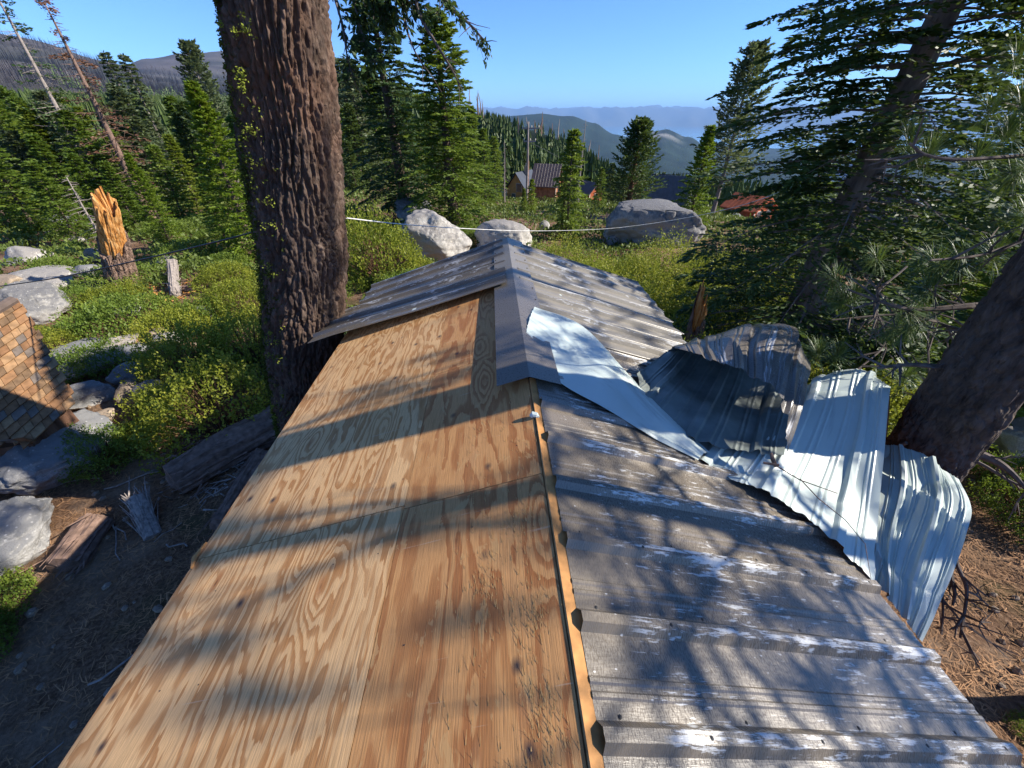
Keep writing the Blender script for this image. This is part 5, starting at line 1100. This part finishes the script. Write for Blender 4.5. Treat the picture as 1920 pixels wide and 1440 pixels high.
# wooden box
P = gp(243, 660); e = empty('wooden_box', P, 'small square wooden box with a grey lid beside the dark pipe', 'box', rz=.5)
b = MB(); b.box((-.24, -.22, 0), (.24, .22, .30)); b.build('box_body', simple('box_planks', (.36, .22, .13), .85, .2, var=.3, scale=10), e)
for i in range(3): b = MB(); b.box((-.28, -.26 + i * .175, .302), (.28, -.26 + i * .175 + .168, .325)); b.build('board', simple('grey_board', (.42, .36, .29), .85, .2, var=.25, scale=14), e)
b = MB(); b.tube([gp(262, 660, .12), gp(330, 664, .10), gp(398, 662, .10)], .035, 10); b.tube([gp(262, 660, .12) + [0, 0, -.03], gp(262, 660, .12) + [0, 0, .07]], .05, 10); tag(b.build('pipe', M['wire'], smooth=True), 'dark pipe lying on the ground right of the wooden box', 'pipe')
b = MB(); b.tube([gp(98, 672, .06), gp(142, 690, .05)], .03, 8); tag(b.build('pipe', simple('grey_plastic', (.45, .45, .45), .4, .4), smooth=True), 'short light grey pipe between the shed rake and the slab', 'pipe')
b = MB(); b.tube([gp(-10, 880, .08), gp(22, 850, .08), gp(36, 825, .1)], .03, 8); tag(b.build('pipe', simple('white_plastic', (.62, .66, .68), .4, .4), smooth=True), 'white plastic pipe at the left edge under the shed eave', 'pipe')
b = MB(); b.box((-.22, -.1, 0), (.22, .1, .05), (np.array([[.8, -.6, 0], [.6, .8, 0], [0, 0, 1]]), gp(45, 845, .02))); tag(b.build('plank', M['dead']), 'short grey plank on the ground below the shed', 'plank')

# shingled shed
E1 = at(137, 757, 6.0); E0 = at(57, 830, 5.45); R1 = at(28, 566, 6.25); shed = empty('shingled_shed', (-8.2, 4.2, G(-8, 4.2)), 'small shed with a steep roof of brown cedar shingles at the left edge', 'shed'); sh0 = np.array(shed.location)
ve = E0 - E1; vr = R1 - E1
def face(O, vu, vd, rows, expo, wsh, clip, wid, lo=.0):
    nrm = norm(np.cross(vu, vd)); nrm = nrm * (1 if nrm[2] > 0 else -1); uh = norm(vu); dh = norm(vd)
    for r_ in range(rows):
        x = -.03 + (r_ % 2) * -.05 + RNG.uniform(-.03, 0)
        while x < wid:
            w_ = wsh * RNG.uniform(.75, 1.6); d0 = r_ * expo + RNG.normal(0, .004)
            if clip(x + w_ / 2, d0):
                yield (O + uh * x + dh * (d0 - .012), uh * (w_ - .006), dh * (expo + .05), nrm, RNG.uniform(.012, .022))
            x += w_
cnt = 0
def add_shingles(O, vu, vd, rows, expo, wsh, clip, wid):
    global cnt
    for (p, a, d, n_, th_) in face(O, vu, vd, rows, expo, wsh, clip, wid):
        # the butt end (toward the eave) stands proud, the head tucks under the next course
        lo_ = n_ * th_; V = np.array([p, p + a, p + a + d, p + d, p + n_ * .022 + lo_, p + a + n_ * .022 + lo_, p + a + d + n_ * .006, p + d + n_ * .006]) - sh0
        o = mk('shingle', V, [[0, 1, 2, 3], [4, 7, 6, 5], [0, 4, 5, 1], [1, 5, 6, 2], [2, 6, 7, 3], [3, 7, 4, 0]], M['shingle'][int(RNG.integers(5)) if RNG.random() < .5 else int(RNG.integers(3))], shed)
        bm = bmesh.new(); bm.from_mesh(o.data); bmesh.ops.recalc_face_normals(bm, faces=bm.faces); bm.to_mesh(o.data); bm.free(); cnt += 1
rows = 15; expo = np.linalg.norm(vr) / rows; Lr = np.linalg.norm(vr)
add_shingles(E1, ve, vr, rows, expo, .13, lambda x, d: x < .84 + d * 1.0, 2.6)
E2 = E0 + norm(np.array([-1., -.35, 0.])) * 2.2; hip = norm(ve) * .84 * 0 + (vr / Lr) * 1.9 + norm(ve) * 1.9 * 1.0; vd2 = hip - norm(E2 - E0) * np.dot(hip, norm(E2 - E0))
add_shingles(E0, E2 - E0, vd2, 12, expo, .15, lambda x, d: x > d * np.dot(hip, norm(E2 - E0)) / np.linalg.norm(vd2), 2.2)
b = MB(); O = E1 - sh0; dn = np.array([0, 0, -.01]); n1 = norm(np.cross(ve, vr)); n1 *= -np.sign(n1[2]) * .012
far0 = E0 + hip * 1.25 - sh0
b.add(np.array([E1 - sh0 + n1, E0 - sh0 + n1, far0 + n1, R1 - sh0 + n1]), [[0, 1, 2, 3]]); b.add(np.array([E0 - sh0 + n1, E2 - sh0 + n1, far0 + n1]), None, [[0, 1, 2]])
b.add(np.array([R1 - sh0 + n1, far0 + n1, far0 + n1 + [-1.6, -.6, -1.8], R1 - sh0 + n1 + [-1.8, .2, -1.8]]), [[0, 1, 2, 3]])
b.build('roof_deck', M['hole'], shed)
b = MB(); zg = G(-7.6, 4.6) - .2; Q_ = [E1 + [-.12, .0, -.06], E0 + [-.1, .06, -.06], E2 + [0, .12, -.06]]
for a_, b2_ in zip(Q_[:-1], Q_[1:]): b.add(np.array([a_, b2_, [b2_[0], b2_[1], zg], [a_[0], a_[1], zg]]) - sh0, [[0, 1, 2, 3]])
g2 = E1 + [-2.6, .9, 0]; b.add(np.array([E1 + [-.12, 0, -.06], R1 + [-.1, 0, -.1], g2, [g2[0], g2[1], zg], [E1[0] - .12, E1[1], zg]]) - sh0, [], [[0, 1, 2], [0, 2, 3], [0, 3, 4]])
b.build('wall', M['barkred'], shed)
b = MB(); b.tube([R1 - sh0 + [.0, 0, .03], R1 - sh0 + norm(ve) * 2.3 + [0, 0, .03]], .07, 8); b.build('ridge_cap', simple('dark_ridge_shingle', (.12, .09, .075), .9, .2, scale=10), shed)

# ================================================================ cabins, pole, cables
M['yelwood'] = simple('yellow_board_wall', (.50, .29, .10), .8, .2, var=.3, scale=2); M['stonewall'] = simple('orange_stone_wall', (.32, .15, .075), .9, .15, var=.45, scale=3)
M['redwood'] = simple('red_stained_wood', (.42, .11, .045), .8, .2, var=.25, scale=2); M['darkroof'] = simple('dark_slate_roof', (.035, .045, .065), .6, .3, var=.2, scale=2)
M['brownroof'] = simple('brown_metal_roof', (.11, .075, .065), .5, .5, var=.2, scale=2); M['greywall'] = simple('grey_board_wall', (.10, .10, .105), .8, .2, var=.2, scale=2); M['blueroof'] = simple('blue_grey_metal_roof', (.22, .27, .33), .4, .5, var=.15, scale=2)
tw_ = NT('window_glass', .08, .7); tw_.color((.05, .07, .09)); M['glass'] = tw_.m; M['trim'] = simple('pale_trim', (.55, .50, .42), .7, .3, scale=4)
def house(P, rz, W, L, Hw, Hr, wall, roof, label, wins=(), chim=None, ribs=True, deck=None, ov=.35):
    """gable front on local -Y, ridge along Y"""
    e = empty('cabin', P, label, 'cabin', rz=rz); b = MB(); w2 = W / 2
    V = [[-w2, 0, -1], [w2, 0, -1], [w2, 0, Hw], [0, 0, Hw + Hr], [-w2, 0, Hw]]; V = np.array(V + [[a, L, c] for a, _, c in V], float); b.add(V, [[0, 1, 6, 5], [1, 2, 7, 6], [2, 3, 8, 7], [3, 4, 9, 8], [4, 0, 5, 9]], [[0, 2, 1], [0, 4, 2], [4, 3, 2], [5, 6, 7], [5, 7, 9], [9, 7, 8]]); b.build('wall', M[wall], e)
    sl = Hr / w2
    for s in (-1, 1):
        b = MB(); xo = w2 + ov; zo = Hw - ov * sl; A = np.array([[s * xo, -ov, zo], [0, -ov, Hw + Hr], [0, L + ov, Hw + Hr], [s * xo, L + ov, zo]]) + [0, 0, .03]; b.add(np.concatenate([A, A + [0, 0, .12]]), [[0, 1, 2, 3], [4, 7, 6, 5], [0, 4, 5, 1], [1, 5, 6, 2], [2, 6, 7, 3], [3, 7, 4, 0]])
        r_o = b.build('roof', M[roof], e)
        if ribs:
            q = MB()
            for i in range(int(L / .45) + 1): y = -ov + .1 + i * .45; q.tube([[s * xo, y, zo + .15], [0, y, Hw + Hr + .15]], .018, 4)
            o = q.build('roof_ribs', M[roof]); o['kind'] = 'stuff'; o.parent = r_o
    for (x, z, w_, h_) in wins:
        b = MB(); b.box((x - w_ / 2 - .08, -.06, z - h_ / 2 - .08), (x + w_ / 2 + .08, .0, z + h_ / 2 + .08)); f = b.build('window', M['trim'], e); b = MB(); b.box((x - w_ / 2, -.08, z - h_ / 2), (x + w_ / 2, -.062, z + h_ / 2)); g_ = b.build('pane', M['glass']); g_.parent = f
    b = MB(); b.box((-w2 - .03, -.05, -1), (-w2 + .12, .0, Hw)); b.build('corner_board', M['trim'], e)
    if chim: b = MB(); b.box((chim[0] - .3, chim[1] - .3, Hw), (chim[0] + .3, chim[1] + .3, Hw + Hr + .9)); c = b.build('chimney', M['granitetan'], e); b = MB(); b.tube([[chim[0], chim[1], Hw + Hr + .9], [chim[0], chim[1], Hw + Hr + 1.3]], .14, 8); b.build('flue', M['trim']).parent = c
    if deck: b = MB(); b.box((-w2 - .2, -1.6, deck), (w2 + .2, -.02, deck + .12)); b.build('deck', M['redwood'], e)
    return e
def far_at(px, Y): x, y = (px - 960) / FPX / 1.105 * Y, Y; return np.array([x, y, G(x, y)])
P = far_at(968, 72); house(P, -.55, 4.0, 5.0, 1.7, 2.5, 'yelwood', 'darkroof', 'yellow wooden cabin with a steep dark roof and chimney left of the utility pole', [(.55, 2.1, 1.0, 1.2), (-.5, .7, .6, .9)], (.4, 2.6), False)
P = far_at(1046, 66); house(P, 1.25, 3.6, 3.6, 2.6, 2.4, 'stonewall', 'brownroof', 'tall cabin of orange stone with a brown ribbed metal roof', [(.7, 1.8, .7, 1.0)])
P = far_at(1118, 66); house(P, .5, 2.6, 3.0, 1.5, 1.2, 'redwood', 'brownroof', 'little orange shed with a dark roof between the stone cabin and the juniper', [(0, 1., .5, .6)])
P = far_at(1293, 52); house(P, .95, 4.8, 5.0, .2, 3.3, 'greywall', 'greywall', 'dark grey A-frame cabin behind the narrow yellow-green fir', [(-.6, 1.0, .8, 1.2), (.6, 1.0, .8, 1.2)])
P = far_at(1445, 42); house(P, .5, 3.2, 3.4, 1.1, 1.0, 'redwood', 'redwood', 'red-stained cabin with a deck partly hidden by the big dark fir', [(-.8, .7, .6, .5), (.7, .7, .6, .5)], deck=.2)
house((20.5, 25., G(20.5, 25.)), -.6, 5.5, 6, 2.2, 1.6, 'greywall', 'blueroof', 'cabin with a blue-grey ribbed metal roof glimpsed through the big dark fir', [(0, 1.4, .9, .9)])
# utility pole
P = far_at(988, 58); zt = ztop(228, P[1]) - P[2]; e = empty('utility_pole', P, 'grey utility pole with two crossarms between the cabins', 'utility pole')
b = MB(); b.tube([[0, 0, -.5], [0, 0, zt * .5], [0, 0, zt]], [.19, .16, .12], 10); b.build('pole', M['barkgrey'], e, smooth=True)
for z_, w_ in ((zt - .7, 1.4), (zt * .78, 1.0)):
    b = MB(); b.box((-w_ * .55, -.08, z_ - .08), (w_, .08, z_ + .08)); b.build('crossarm', M['dead'], e)
    for xx in (-w_ * .5, w_ * .3, w_ * .95): b = MB(); b.tube([[xx, 0, z_ + .08], [xx, 0, z_ + .2], [xx, 0, z_ + .32]], [.04, .07, .04], 8); b.build('insulator', M['trim'], e)
b = MB(); b.tube([[.19, 0, 0.5], [.17, 0, zt * .55]], .035, 6); b.build('conduit', M['redwood'], e)
poleTop = P + [0, 0, zt * .78]
def cable(pts, r, mat, label, n=40):
    b = MB(); S = crs(np.array(pts), n); b.tube(S, r, 5); return tag(b.build('cable', M[mat], smooth=True), label, 'cable')
cable([at(650, 409, 4.3), at(760, 421, 6.0), at(880, 429, 8), at(1000, 433, 9.5), at(1150, 428, 10), at(1300, 406, 9.6), at(1420, 376, 9.0), at(1500, 340, 8.6), at(1590, 290, 8.2)], .0075, 'rope', 'white cable strung from the great trunk across to the big dark fir')
cable([at(494, 430, 4.0), at(400, 455, 4.3), at(250, 490, 5.0), at(100, 522, 6.0), at(-60, 545, 7.5)], .009, 'wire', 'thin black cable from the great trunk to the left edge')
cable([poleTop, at(1100, 318, 60), at(1200, 326, 50), at(1300, 325, 42), at(1420, 310, 34), at(1560, 270, 28)], .03, 'wire', 'black power line from the utility pole running right past the juniper')
